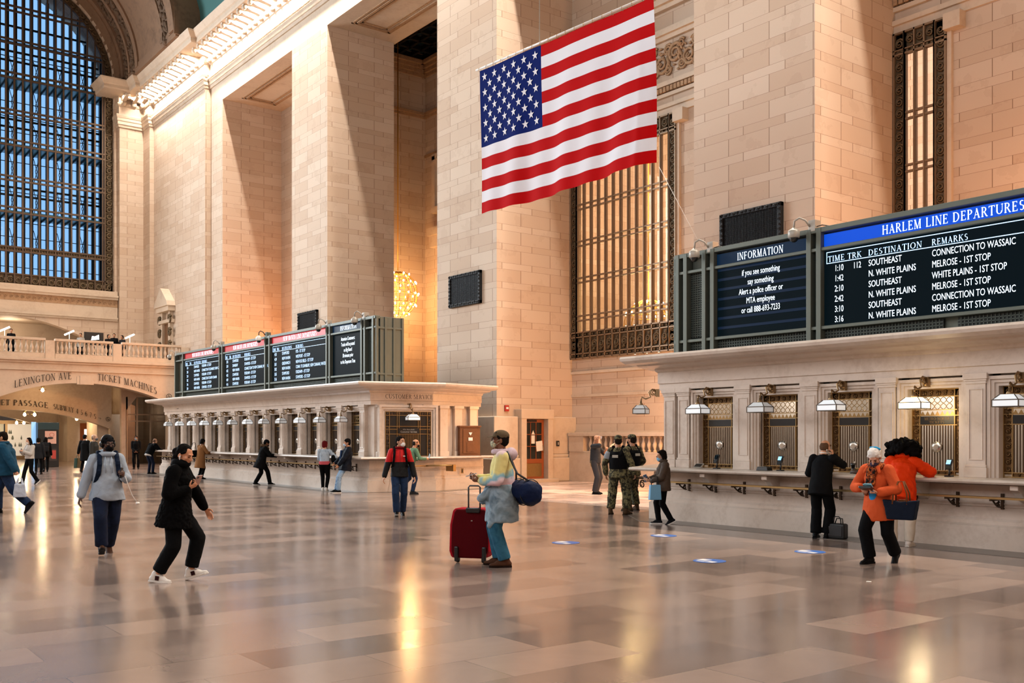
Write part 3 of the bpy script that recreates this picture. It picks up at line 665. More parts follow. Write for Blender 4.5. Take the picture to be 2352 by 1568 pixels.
# ---------------- TICKET BOOTHS ----------------
YP = 14.75                      # pilaster plane
BASEP = [(.15,0),(.22,0),(.22,.34),(.17,.37),(.17,.42),(.13,.46),(.13,.62),(.15,.63),(.13,.65),(.15,.68),(.13,.70),(.13,.95),(.0,.97),(-.5,.97)]
COUNT = [(-.3,.975),(.52,.975),(.58,.985),(.60,1.01),(.58,1.04),(.52,1.05),(-.3,1.05)]
ENTB = [(-.2,2.60),(.03,2.60),(.03,2.72),(.06,2.73),(.06,2.95),(.10,2.97),(.12,3.02),(.30,3.05),(.42,3.07),(.45,3.10),(.66,3.12),(.74,3.17),(.76,3.22),(.74,3.26),(-.3,3.27)]
def booth(path, name, label, wins, pil, endpil):
    r = root(name, label, 'ticket booth')
    MB().sweep(BASEP, path).build('base', MARB, r)
    MB().sweep(COUNT, path).build('counter', MARB, r)
    MB().sweep(ENTB, path).build('cornice', MARB, r)
    inner = [(x, y) for x, y in path]
    xs = [p[0] for p in path]
    MB().prism([(p[0], max(p[1], 14.9), 3.2) for p in path], (0,0,.06)).build('roof', MARB, r)
    # wall piers and head between the windows
    w = MB(); x0, x1 = path[2][0] if name_left(path) else path[2][0], path[3][0]
    edges = [x0] + [e for c in wins for e in (c-.43, c+.43)] + [x1]
    for a, b in zip(edges[::2], edges[1::2]): w.box(a, b, YP+.12, YP+.42, 1.0, 2.62)
    w.box(x0, x1, YP+.12, YP+.42, 2.42, 2.62)
    w.build('wall', MARB, r)
    # pilasters: one mesh each, with base, capital and sunk panel
    pb = None
    def pila(x, y, rz):
        nonlocal pb
        if pb is None:
            m = MB().box(-.15,.15,-.02,.13,1.05,2.62).box(-.18,.18,-.05,.13,1.05,1.2).box(-.165,.165,-.035,.13,1.2,1.24).box(-.165,.165,-.035,.13,2.46,2.5).box(-.19,.19,-.06,.13,2.53,2.62).box(-.175,.175,-.045,.13,2.5,2.53)
            m.box(-.11,-.095,-.032,0,1.32,2.38).box(.095,.11,-.032,0,1.32,2.38).box(-.11,.11,-.032,0,2.37,2.385).box(-.11,.11,-.032,0,1.31,1.325)
            pb = m.build('pilaster', MARB, r, bevel=.006); q = pb
        else: q = pb.copy(); COL.objects.link(q); q.parent = r
        q.location = (x, y, 0); q.rotation_euler = (0,0,rz)
    for x in pil: pila(x, YP, 0)
    for e in endpil: pila(*e)
    # moulded window surrounds
    f = None
    for c in wins:
        if f is None:
            m = MB()
            for k, (o, d) in enumerate(((.0,.06),(.05,.03),(.10,.0))):
                a = .43 + o; m.box(-a-.05,-a,YP+d,YP+.14,1.05,2.42+o+.05).box(a,a+.05,YP+d,YP+.14,1.05,2.42+o+.05).box(-a,a,YP+d,YP+.14,2.42+o,2.42+o+.05)
            f = m.build('window_surround', MARB, r, loc=(c,0,0))
        else: q = f.copy(); COL.objects.link(q); q.parent = r; q.location = (c,0,0)
    return r
def name_left(p): return True
LW = [-43.55+1.445*i for i in range(12)]; RW = [-13.06,-11.58,-10.1,-8.6,-7.12,-5.64]
PATHL = [(-45.6,18.7),(-45.9,16.6),(-45.0,YP),(-26.4,YP),(-25.95,16.6),(-26.5,18.8)]
PATHR = [(-14.9,18.8),(-15.35,16.2),(-14.45,YP),(2,YP)]
def pil_between(w): return [(a+b)/2 for a, b in zip(w, w[1:])]
RAIL_L = (-44.6,-26.9); RAIL_R = (-13.7,-4.5)
bL = booth(PATHL, 'ticket_booth', 'long marble ticket booth with twelve dark windows under the red-headed departure board', LW, [-44.4]+pil_between(LW)+[-26.93], [])
bR = booth(PATHR, 'ticket_booth', 'marble ticket booth with brass window grilles under the blue-headed departure board', RW, [-14.2,-13.82]+pil_between(RW), [])
# end walls of the booths
MB().prism([(-26.4,YP+.1,1),(-26.1,15.7,1),(-26.1,15.7,1),(-26.08,16.6,1),(-26.62,18.8,1),(-27,18.8,1),(-27,YP+.1,1)], (0,0,1.65)).build('end_wall', MARB, bL)
MB().prism([(-14.9,18.8,1),(-15.23,16.2,1),(-14.33,YP+.1,1),(-13.9,YP+.1,1),(-14,18.8,1)], (0,0,1.65)).build('end_wall', MARB, bR)
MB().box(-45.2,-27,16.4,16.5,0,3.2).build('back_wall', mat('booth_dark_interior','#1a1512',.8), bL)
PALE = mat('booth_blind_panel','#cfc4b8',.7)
MB().box(-14,2,16.5,16.6,0,3.2).build('back_wall', PALE, bR)
point('booth_lamp_inside', (-12.3, 15.95, 2.75), 30, (1,.92,.82), .1); point('booth_lamp_inside', (-9.3, 15.95, 2.75), 42, (1,.92,.82), .1); point('booth_lamp_inside', (-6.6, 15.95, 2.75), 30, (1,.92,.82), .1)
# brass grilles
def grille(parent, x, y, rz=0, W_=.43, proto=[None], H=2.42, dark=False):
    h = root('teller_window', None, None); h.parent = parent; h.location = (x, y, 0); h.rotation_euler = (0,0,rz)
    if proto[0]:
        for ch in proto[0]: c = ch.copy(); COL.objects.link(c); c.parent = h; c.matrix_parent_inverse = Matrix()
        return h
    parts = []
    m = MB(); w = W_
    for a in (-w,-w+.13,w-.145,w-.015): m.box(a,a+.015,-.015,.015,1.05,H)
    for z in (1.055,1.12,1.84,1.99,2.08,2.29,2.405): m.box(-w,w,-.015,.015,z,z+.015)
    parts.append(m.build('brass_frame', BRASS, h))
    m = MB()
    for i in range(11):
        for sx in (-w+.072, w-.072): scroll(m, (sx,0,1.17+.115*i), .05, 'y', (-1)**i*(1 if sx > 0 else -1), .011)
    for i in range(7): scroll(m, (-w+.07+.12*i,0,2.35), .045, 'y', (-1)**i, .011)
    for i in range(5): scroll(m, (-.2+.1*i,0,1.09), .025, 'y', (-1)**i, .008)
    m.box(-w,-w+.13,.012,.018,1.1,H).box(w-.13,w,.012,.018,1.1,H).box(-w,w,.012,.018,2.29,2.42).box(-w+.13,w-.13,.012,.018,1.05,1.13)
    parts.append(m.build('scroll_border', BRONZE if dark else mat('scroll_bronze','#6b5236',.42,.85), h))
    m = MB(); wi = w-.14
    for i in range(-6, 7):
        for sg in (-1, 1):
            pts = []
            for k in range(9):
                t = k/8; xx = i*.1+sg*.05*math.sin(t*2*PI); 
                if abs(xx) <= wi: pts.append((xx, 0, 2.09+.2*t))
            if len(pts) > 3: m.tube(pts, .006, 5)
    for i in range(7): m.add([(-wi+i*wi/3.5,0,2.0),(-wi+(i+1)*wi/3.5,0,2.0),(-wi+(i+.5)*wi/3.5,0,2.07)],[(0,1,2)])
    parts.append(m.build('lattice', BRASS, h))
    m = MB()
    for i in range(13): a = -wi+.02+i*(2*wi-.04)/12; m.box(a-.008,a+.008,-.008,.008,1.12,1.84)
    parts.append(m.build('bars', mat('bar_bronze','#4d3824',.45,.6) if not dark else BRONZE, h))
    parts.append(MB().box(-wi,wi,-.012,.012,1.855,1.985).build('sign_plate', BLACK, h))
    m = MB().lathe([(.03,-.02),(.085,-.02),(.09,.0),(.085,.02),(.03,.02)], (0,-.02,1.5), 18, Matrix.Rotation(PI/2,3,'X'))
    parts.append(m.build('speaking_disc', mat('disc_silver','#b8b2a8',.25,.9), h))
    proto[0] = parts
    return h
for i, x in enumerate(RW):
    g = grille(bR, x, YP+.2)
    if i == 3:
        mb = MB(); serif(mb, 'METRO-NORTH', (0,-.016,1.925), (1,0,0), (0,0,1), .045, width=.42, center=True); serif(mb, 'TICKETS', (0,-.016,1.87), (1,0,0), (0,0,1), .042, width=.26, center=True); mb.build('lettering', GOLDINK, g)
DP = [None]
for i, x in enumerate(LW): grille(bL, x, YP+.26, proto=DP, dark=True)
# customer service window in the end wall of the left booth
cs = root('customer_service_window', None, None); cs.parent = bL; cs.location = (-26.0, 15.78, 0); cs.rotation_euler = (0,0,PI/2-.23)
m = MB(); a = .72
for k, (o, d) in enumerate(((0,-.03),(.06,-.08),(.13,-.12))): m.box(-a-o-.07,-a-o,d,.1,1.05,2.4+o+.07).box(a+o,a+o+.07,d,.1,1.05,2.4+o+.07).box(-a-o,a+o,d,.1,2.4+o,2.4+o+.07)
m.build('window_surround', MARB, cs)
MB().box(-a,a,-.015,.02,1.05,2.4).build('dark_opening', mat('cs_dark','#15120f',.3), cs)
m = MB()
for x in (-a,-a+.12,-.36,-.3,.3,.36,a-.13,a-.015): m.box(x,x+.015,-.05,-.02,1.05,2.4)
for z in (1.06,1.72,1.86,1.95,2.28,2.39): m.box(-a,a,-.05,-.02,z,z+.014)
for i in range(22): m.box(-.29+i*.027,-.285+i*.027,-.04,-.03,1.06,1.72)
m.build('brass_frame', BRASS, cs)
m = MB()
for i in range(12):
    for sx in (-a+.07, a-.07): scroll(m, (sx,-.035,1.12+.112*i), .05, 'y', (-1)**i, .01)
for i in range(12): scroll(m, (-a+.07+.118*i,-.035,2.34), .045, 'y', (-1)**i, .01)
m.build('scroll_border', BRONZE, cs)
m = MB().box(-.33,.33,-.075,-.04,1.74,1.9); m.build('sign_plate', BLACK, cs)
q = sans_lines([('MTA  Metro-North', -.0, 1.845, .045, 'CENTER', 1), ('Customer Service', 0, 1.77, .07, 'CENTER', 1)]); q.xf(Matrix.Translation((0,-.078,0))); q.build('lettering', mat('sign_pale_text','#b9b9b4',.5), cs)
mb = MB(); serif(mb, 'CUSTOMER SERVICE', (0,-.16,2.78), (1,0,0), (0,0,1), .13, width=1.5, center=True); mb.build('lettering', INK, cs)
for y in (15.05,16.45,17.1,17.75,18.45):
    u = (y-YP)/(16.6-YP) if y < 16.6 else 1; x = -26.4+.45*u if y < 16.6 else -25.95-.55*(y-16.6)/2.2
    MB().obox((x-.04, y, 1.83), (.16,.28,1.58)).obox((x-.02, y, 1.12), (.2,.34,.15)).obox((x-.02, y, 2.57), (.22,.36,.1)).build('pilaster', MARB, bL, bevel=.006)
MB().box(-43.3,-43.1,YP-.075,YP-.06,2.83,2.845).build('slot', INK, bL)
# rails with scroll brackets and corbels
def rail(parent, x0, x1, n):
    MB().box(x0,x1,YP-.53,YP-.40,.765,.795).build('rail', BRASS, parent)
    br = co = None
    m = MB().box(-.016,.016,YP-.5,YP-.1,.735,.765).box(-.022,.022,YP-.16,YP-.11,.60,.83)
    pts = [(0,YP-.42+.2*t,.735-.10*math.sin(t*PI/2)) for t in [k/8 for k in range(9)]]; m.tube(pts,.014,6)
    scroll(m, (0,YP-.28,.68), .045, 'x', 1, .011)
    for i in range(n):
        x = x0+.15+(x1-x0-.3)*i/(n-1)
        if br is None: br = m.build('rail_bracket', mat('rail_bronze','#3f3023',.45,.7), parent, loc=(x,0,0))
        else: q = br.copy(); COL.objects.link(q); q.location.x = x
    k = MB().prism([(-.06,YP-.12,.97),(-.06,YP-.5,.97),(-.06,YP-.5,.9),(-.06,YP-.4,.86),(-.06,YP-.3,.76),(-.06,YP-.12,.7)],(.12,0,0))
    return k
kL = rail(bL, *RAIL_L, 26); kR = rail(bR, *RAIL_R, 14)
for par, k, xs in ((bL,kL,[-43+2.9*i for i in range(6)]), (bR,kR,[-12.9,-11.45,-8.6,-7.05,-5.6])):
    c0 = None
    for x in xs:
        if c0 is None: c0 = k.build('corbel', MARB, par, loc=(x,0,0), bevel=.01)
        else: q = c0.copy(); COL.objects.link(q); q.location.x = x
m = MB().tube([(-25.75,16.2,.76),(-25.5,16.25,.78),(-25.35,16.9,.78),(-25.4,17.1,.78)],.025).box(-25.7,-25.3,16.95,17.05,.6,.8).box(-25.75,-25.4,15.5,15.58,.6,.8).tube([(-25.95,15.3,.78),(-25.45,15.3,.78),(-25.35,16.0,.78)],.02)
m.build('end_rail', BRASS, bL)
m = MB().tube([(-14.9,15.0,.78),(-15.35,14.95,.79),(-15.55,15.3,.79)],.022); scroll(m,(-15.2,14.95,.66),.09,'y',1,.014); m.build('end_rail', mat('end_rail_bronze','#4a3724',.45,.7), bR)
# ---------------- COUNTER LAMPS ----------------
OPAL = mat('opal_glass','#cfd3d4',.3,em='#dfe6ea',es=.12); OPALW = mat('opal_glass_lit_cool','#e8edef',.3,em='#e8f2f8',es=.3); OPALL = mat('opal_glass_lit_warm','#fff0d0',.3,em='#ffe0a8',es=5)
LEAD = mat('lamp_leading','#5b5046',.4,.8); SCR = mat('lamp_scroll_bronze','#8f7656',.35,.9)
def lamp(state, loc, rz, label):
    l = root('booth_lamp', label, 'lamp', loc, rz, 'opal lamps hung over the ticket windows')
    # local: wall at y=0, lamp hangs at y=-.38
    m = MB().obox((0,-.03,.32),(.1,.06,.16)).tube([(0,-.04,.34),(0,-.14,.40),(0,-.22,.34),(0,-.18,.24),(0,-.28,.2),(0,-.36,.24),(0,-.38,.16)],.017,6)
    scroll(m, (0,-.12,.33), .07, 'x', 1, .014); m.lathe([(.01,0),(.05,.02),(.05,.05),(.01,.07)], (0,-.05,.25), 10)
    m.build('arm', SCR, l)
    MB().tube([(0,-.38,.2),(0,-.38,.09)],.012,6).lathe([(.045,0),(.05,.02),(.02,.05),(.015,.09)],(0,-.38,.07),10).build('stem', SCR, l)
    a, b = .19, .13; m = MB()
    m.obox((0,-.38,-.055),(2*a,2*b,.09)).obox((0,-.38,.03),(2*a,2*b,.08),None,.55)
    m.build('shade', [OPAL,OPALW,OPALL][state], l)
    m = MB()
    for sx in (-1,1):
        for sy in (-1,1): m.obox((sx*a,-.38+sy*b,-.055),(.014,.014,.1)).tube([(sx*a,-.38+sy*b,-.01),(sx*a*.55,-.38+sy*b*.55,.07)],.008,5)
    for z in (-.105,-.008): m.box(-a-.006,a+.006,-.38-b-.006,-.38-b+.006,z-.007,z+.007).box(-a-.006,a+.006,-.38+b-.006,-.38+b+.006,z-.007,z+.007).box(-a-.006,-a+.006,-.38-b,-.38+b,z-.007,z+.007).box(a-.006,a+.006,-.38-b,-.38+b,z-.007,z+.007)
    m.build('leading', LEAD, l)
    return l
ORD = ['first','second','third','fourth','fifth','sixth','seventh','eighth','ninth','tenth','eleventh','twelfth']
for i, x in enumerate(LW):
    lamp(1 if i in (1,2,3,6,9) else 0, (x+.05, YP, 2.2), 0, '%s opal lamp over the %s window from the far end of the long left booth' % ('bright' if i in (1,2,3,6,9) else 'unlit', ORD[i]))
RL = ['pale glowing opal lamp over the left window of the right booth','grey-framed opal lamp over the window left of the black-suited man','opal lamp over the window where the black-suited man stands','warmly lit opal lamp over the orange-coated customer','opal lamp over the ticket window at the right edge of the photo','opal lamp beyond the right edge window']
for i, x in enumerate(RW[:5]): lamp((1,0,1,2,1)[i], (x-.05, YP, 2.2), 0, RL[i])
point('lit_counter_lamp', (-8.62, 14.5, 2.02), 7, (1,.75,.42), .15)
lamp(0, (-14.75,15.0,2.24), -1.0, 'unlit opal lamp on the left end corner of the right booth')
lamp(1, (-25.98,15.8,2.24), PI/2-.23, 'opal lamp over the customer service window')
# ---------------- DEPARTURE BOARDS ----------------
def board(label, x0, x1, y0, y1, z0, z1, posts, strips, panels, vents):
    r = root('departure_board', label, 'departure board')
    m = MB(); t = .06
    for z in strips: m.box(x0,x1,y0-.05,y0+.1,z-t/2,z+t/2)
    for p in posts: m.box(p-.05,p+.05,y0-.07,y0+.1,z0,z1+.02)
    m.box(x0,x1,y0-.06,y0+.12,z1-.06,z1+.03); m.box(x0,x1,y0+.12,y1,z0,z1)
    for zz in (z0+.3, z1-.34): m.box(x0-.03,x0,y0,y1,zz-.03,zz+.03).box(x1,x1+.03,y0,y1,zz-.03,zz+.03)
    for yy in (y0,(y0*2+y1)/3,(y0+2*y1)/3,y1): m.box(x1,x1+.04,yy-.04,yy+.04,z0,z1).box(x0-.04,x0,yy-.04,yy+.04,z0,z1)
    m.build('cabinet', BOARDM, r, bevel=.008)
    for a, b, c, d in vents:
        m = MB().box(a,b,y0+.06,y0+.1,c,d); v = m.build('vent_panel', MESHM, r)
        g = MB(); n = int((b-a)/.06); k = int((d-c)/.045)
        for i in range(1, n): g.box(a+i*(b-a)/n-.006,a+i*(b-a)/n+.006,y0+.045,y0+.055,c,d)
        for j in range(1, k): g.box(a,b,y0+.045,y0+.055,c+j*(d-c)/k-.006,c+j*(d-c)/k+.006)
        g.build('wire_mesh', mat('vent_wire','#4c544e',.5,.4) if 'vent_wire' not in bpy.data.materials else bpy.data.materials['vent_wire'], v)
    for p in panels:
        a, b, zc, zh = p['x0'], p['x1'], p['z'], p['h']
        sc = MB().box(a,b,y0+.03,y0+.09,*zc).build('screen', SCREEN, r)
        hd = MB().box(a,b,y0+.02,y0+.09,*zh).build('header', p['hm'], r)
        mb = MB(); serif(mb, p['title'], (p['tx'][0],y0+.012,zh[0]+.045), (1,0,0), (0,0,1), p.get('th',.15), width=p['tx'][1]); mb.build('lettering', TXT, hd)
        if p.get('serif'):
            mb = MB()
            for tx, x, z, h, wd in p['serif']: serif(mb, tx, (x,y0+.022,z), (1,0,0), (0,0,1), h, width=wd)
            for z in p['lines']: mb.box(a+.05,b,y0+.018,y0+.024,z-.006,z+.006)
            mb.box(a+.05,a+.06,y0+.018,y0+.024,p['lines'][1],p['lines'][0]); mb.build('heading_lettering', TXTB, sc)
        if p.get('bars'):
            mb = MB()
            for z in p['bars']: mb.box(a+.02,b-.02,y0+.024,y0+.032,z-.025,z+.025)
            mb.build('scan_bars', mat('dim_blue_bar','#04101e',.4,spec=.1,em='#0b2848',es=.35), sc)
        q = sans_lines(p['rows']); q.xf(Matrix.Translation((0,y0+.02,0))); q.build('lettering', p.get('rm',TXT), sc)
    return r
def departures(x0, x1, hm, title, tx, cols, times, rows, zr, th=.15, sc=.115, rm=None, hw=(.35,.29,1.0,.62)):
    it = []
    for i, ((tm, tk, ds, rmk), z) in enumerate(zip(rows, zr)):
        SZ = .155; q = sc/SZ; it.append((tm, cols[0]+.34, z-.02, SZ, 'RIGHT', .93*q)); 
        if tk: it.append((tk, cols[1]+.27, z-.02, SZ, 'RIGHT', .93*q))
        it.append((ds, cols[2], z-.02, SZ, 'LEFT', .98*q)); it.append((rmk, cols[3], z-.02, SZ, 'LEFT', .91*q))
    k = sc/.115
    return dict(x0=x0, x1=x1, z=(3.63,4.97), h=(5.03,5.26), hm=hm, title=title, tx=tx, th=th, rows=it, rm=rm or TXT,
        serif=[('TIME',cols[0]+.02,4.76,.10,hw[0]),('TRK',cols[1],4.76,.10,hw[1]),('DESTINATION',cols[2],4.76,.10,hw[2]),('REMARKS',cols[3],4.76,.10,hw[3])], lines=(4.93,4.735))
ZR = [4.60,4.42,4.24,4.06,3.88,3.70]
pR = [departures(-10.93,-5.96,HEADB,'HARLEM LINE DEPARTURES',(-9.77,2.4),(-10.87,-10.45,-10.04,-8.88),None,
  [('1:10','112','SOUTHEAST','CONNECTION TO WASSAIC'),('1:42','','N. WHITE PLAINS','MELROSE - 1ST STOP'),('2:10','','SOUTHEAST','WHITE PLAINS - 1ST STOP'),('2:42','','N. WHITE PLAINS','MELROSE - 1ST STOP'),('3:10','','SOUTHEAST','CONNECTION TO WASSAIC'),('3:16','','N. WHITE PLAINS','MELROSE - 1ST STOP')], ZR),
  dict(x0=-13.42,x1=-11.26,z=(3.63,4.97),h=(5.03,5.26),hm=HEADN,title='INFORMATION',tx=(-12.9,1.1),th=.14,bars=[4.94,4.75,4.56,4.37,4.18,3.99,3.80],
   rows=[(t,-12.35,z-.02,.16,'CENTER',.68) for t, z in zip(['if you see something','say something','Alert a police officer or','MTA employee','or call 888-693-7233'],[4.78,4.60,4.42,4.24,4.06])])]
board('large right departure board with blue HARLEM LINE header and information screen', -14.5, 0, 15.25, 16.15, 3.27, 5.36, [-14.42,-14.2,-13.7,-13.48,-11.2,-10.99,-5.9], [3.60,5.0], pR,
  [(-14.14,-13.76,3.66,4.97),(-13.42,-11.26,3.3,3.56),(-10.93,-8.7,3.3,3.56),(-8.46,-5.96,3.3,3.56),(-14.14,-13.76,3.3,3.56)])
NH = 'NEW HAVEN LINE DEPARTURES'
def nh(x0, x1, rows, cx): 
    k = (x1-x0)/4.1
    return departures(x0, x1, HEADR, NH, (x0+.9*k, 2.5*k), cx, None, rows, ZR, .15, .12, TXTB, (.27,.22,.82,.6))
pL = [nh(-43.95,-39.85,[('1:34','','STAMFORD','FORDHAM - 1ST STOP'),('2:03','','NEW HAVEN','CONNECTION TO DANBURY, NEW CANAAN'),('2:34','','STAMFORD','FORDHAM - 1ST STOP'),('3:02','','NEW HAVEN','CONNECTION TO NEW CANAAN'),('3:16','','STAMFORD','FORDHAM - 1ST STOP'),('3:34','','NEW HAVEN','STAMFORD - 1ST STOP')],(-43.9,-43.39,-42.85,-41.9)),
  nh(-39.3,-35.3,[('3:35','','STAMFORD','FORDHAM - 1ST STOP'),('3:39','','DANBURY','STAMFORD - 1ST STOP'),('4:02','','NEW HAVEN','CONNECTION TO NEW CANAAN, WATERBURY'),('4:05','','STAMFORD','FORDHAM - 1ST STOP'),('4:09','','NEW HAVEN','STAMFORD - 1ST STOP'),('4:16','','STAMFORD','FORDHAM - 1ST STOP')],(-39.3,-38.85,-38.5,-37.3)),
  nh(-34.7,-30.3,[('4:35','','STAMFORD','RYE - 1ST STOP'),('4:39','','NEW HAVEN','WESTPORT - 1ST STOP'),('5:01','','GREENWICH','NEW ROCHELLE - 1ST STOP'),('5:02','','NEW HAVEN','CONN. TO DANBURY, NEW CANAAN, WATERBURY'),('5:05','','STAMFORD','FORDHAM - 1ST STOP'),('5:16','','NEW HAVEN','STAMFORD - 1ST STOP')],(-34.65,-34.3,-33.85,-32.7)),
  dict(x0=-29.9,x1=-27.9,z=(3.63,4.97),h=(5.03,5.26),hm=HEADN,title='INFORMATION',tx=(-29.35,1.1),th=.14,
   rows=[(t,-28.85,z-.02,.17,'CENTER',.62) for t, z in zip(['Attention Customers:','Tracks will be posted','on Big Board','30 minutes prior','to the Departure Time'],[4.76,4.58,4.40,4.22,4.02])])]
board('far left departure board with three red NEW HAVEN LINE headers', -45.1, -26.95, 15.25, 16.15, 3.27, 5.32, [-45.05,-44.05,-39.72,-39.42,-35.18,-34.8,-30.2,-29.98,-27.82,-27.62,-27.1], [3.60,5.0], pL,
  [(-43.95,-39.85,3.3,3.56),(-39.3,-35.3,3.3,3.56),(-34.7,-30.3,3.3,3.56),(-29.9,-27.9,3.3,3.56),(-27.56,-27.16,3.3,4.97)])
# ---------------- DOME CAMERAS ON THE BOARDS ----------------
def dome(x, z, label, dark=False):
    c = root('dome_camera', label, 'security camera', (x, 15.2, z+.04), 0, 'dome cameras on the departure boards'); c.scale = (.8,.8,.8)
    MB().box(.18,.36,-.02,.2,.0,.26).build('junction_box', BOARDM if dark else CAMGREY, c, bevel=.01)
    MB().tube([(.22,-.02,.12),(.16,-.1,.26),(.06,-.18,.32),(-.04,-.22,.26),(-.06,-.22,.1)],.022,7).build('gooseneck', BLACK if dark else CAMGREY, c)
    MB().lathe([(.03,.12),(.05,.1),(.12,.05),(.135,.03),(.135,-.1),(.12,-.12)], (-.06,-.22,0), 14).build('housing', WHITE if dark else CAMGREY, c)
    MB().ell((-.06,-.22,-.12),(.1,.1,.1)).build('dome', BLACK, c)
    MB().tube([(.3,.05,.1),(.5,.06,.12),(.8,.08,.03)],.012,5).build('cable', BLACK, c)
dome(-13.75, 5.28, 'grey dome camera over the narrow grille of the right board'); dome(-11.35, 5.3, 'grey dome camera between the information screen and the blue header')
dome(-45.2, 5.2, 'dome camera at the far end of the left board'); dome(-39.85, 5.25, 'dome camera after the first red header'); dome(-35.3, 5.25, 'white dome camera on a black gooseneck over the second red header', True)
dome(-30.4, 5.25, 'grey dome camera at the end of the third red header'); dome(-27.9, 5.25, 'short dome camera beside the far information screen')
# ---------------- LOUDSPEAKER GRILLES ON PILLARS ----------------
def speaker(x0, x1, z0, z1, label):
    c = root('speaker_grille', label, 'speaker grille', ((x0+x1)/2, 21, (z0+z1)/2)); w, h = (x1-x0)/2, (z1-z0)/2
    m = MB()
    m.box(-w,w,-.12,0,h-.12,h).box(-w,w,-.12,0,-h,-h+.12).box(-w,-w+.12,-.12,0,-h,h).box(w-.12,w,-.12,0,-h,h); f = m.build('frame', IRON, c, bevel=.015)
    m = MB(); n = int(2*w/.14)
    for i in range(n+1):
        for zz in (-h+.06, h-.06): scroll(m, (-w+.06+i*(2*w-.12)/n,-.13,zz), .05, 'y', (-1)**i, .012)
    n = int(2*h/.14)
    for i in range(1, n):
        for xx in (-w+.06, w-.06): scroll(m, (xx,-.13,-h+.06+i*(2*h-.12)/n), .05, 'y', (-1)**i, .012)
    m.build('scroll_border', IRON, f)
    m = MB().box(-w+.1,w-.1,-.05,-.02,-h+.1,h-.1)
    for i in range(int((2*w-.24)/.05)): m.box(-w+.13+.05*i,-w+.145+.05*i,-.09,-.07,-h+.12,h-.12)
    for i in range(int((2*h-.24)/.05)): m.box(-w+.12,w-.12,-.08,-.06,-h+.13+.05*i,-h+.145+.05*i)
    m.build('grille', IRON, c)
speaker(-18.28,-16.24,6.62,7.64,'black loudspeaker grille on the pillar behind the right board')
speaker(-31.5,-29.48,6.45,7.64,'black loudspeaker grille on the pillar below the flag')
speaker(-44.55,-42.56,6.55,7.52,'black loudspeaker grille on the pillar over the left board')
# ---------------- WINDOWS IN THE BAYS ----------------
def baywin(name, label, x0, x1, z0, z1, nm, zb, yy=24.42):
    r = root(name, label, 'window', (0, yy, 0), kind='structure'); m = MB(); hb, ht = .95, .62
    for i in range(nm+1):
        x = x0+.33+(x1-x0-.66)*i/nm; m.box(x-.045,x+.045,-.03,.05,z0+hb,z1-ht).box(x-.02,x+.02,-.07,.05,z0,z1)
    for z in zb: m.box(x0+.3,x1-.3,-.05,.05,z-.11,z-.06).box(x0+.3,x1-.3,-.05,.05,z+.06,z+.11)
    for a, b, c, d in ((x0,x0+.05,z0,z1),(x0+.3,x0+.35,z0,z1),(x1-.35,x1-.3,z0,z1),(x1-.05,x1,z0,z1),(x0,x1,z0,z0+.05),(x0,x1,z0+.17,z0+.21),(x0,x1,z0+hb-.17,z0+hb-.13),(x0,x1,z0+hb,z0+hb+.05),(x0,x1,z1-ht,z1-ht+.05),(x0,x1,z1-ht+.13,z1-ht+.16),(x0,x1,z1-.05,z1)): m.box(a,b,-.07,.06,c,d)
    m.build('window_frame', mat('grille_bronze','#85705a',.45,.5), r)
    o = MB(); k = 0
    for i in range(int((z1-z0)/.31)):
        for x in (x0+.17, x1-.17): scroll(o, (x,-.03,z0+.16+.31*i), .13, 'y', (-1)**k, .028); k += 1
    w = (x1-x0-.66)/nm
    for i in range(nm):
        x = x0+.33+w*(i+.5)
        scroll(o, (x,-.03,z0+.5), min(.17,w*.42), 'y', (-1)**i, .03); scroll(o, (x,-.03,z1-ht+.38), min(.17,w*.42), 'y', (-1)**i, .03); scroll(o, (x+.06,-.03,z0+.66), .07, 'y', 1, .02); scroll(o, (x-.06,-.03,z0+.33), .07, 'y', -1, .02)
        for zz in (z0+.11, z0+hb-.06, z1-ht+.09):
            for q in (-.25,.25): o.ell((x+q*w,-.03,zz),(.05,.03,.045),None,7,5)
    o.box(x0,x0+.33,.02,.04,z0,z1).box(x1-.33,x1,.02,.04,z0,z1).box(x0,x1,.02,.04,z1-ht,z1).box(x0,x1,.02,.04,z0,z0+hb)
    o.build('ornate_border', BRONZE_O, r)
    MB().box(x0,x1,.06,.07,z0,z1).build('window_pane', GLASS, r)
baywin('window_2','tall bronze grille window glowing amber between the flag pillar and the right pillar',-28.55,-23.2,4.5,12.4,12,(6.0,7.4,8.75,10.1))
baywin('window_4','narrow bronze grille window with pink light above the right departure board',-15.28,-13.78,4.5,12.4,3,(6.0,7.4,8.75,10.15))
# lights of the hall behind those windows
area('side_hall_light', (-25.5, 26.2, 12), (10, 8), 1700, (1,.62,.38), (-PI/2,0,PI))
area('side_hall_daylight', (-12, 26.5, 14), (12, 8), 1500, (1,.76,.72), (-PI/2,0,PI))
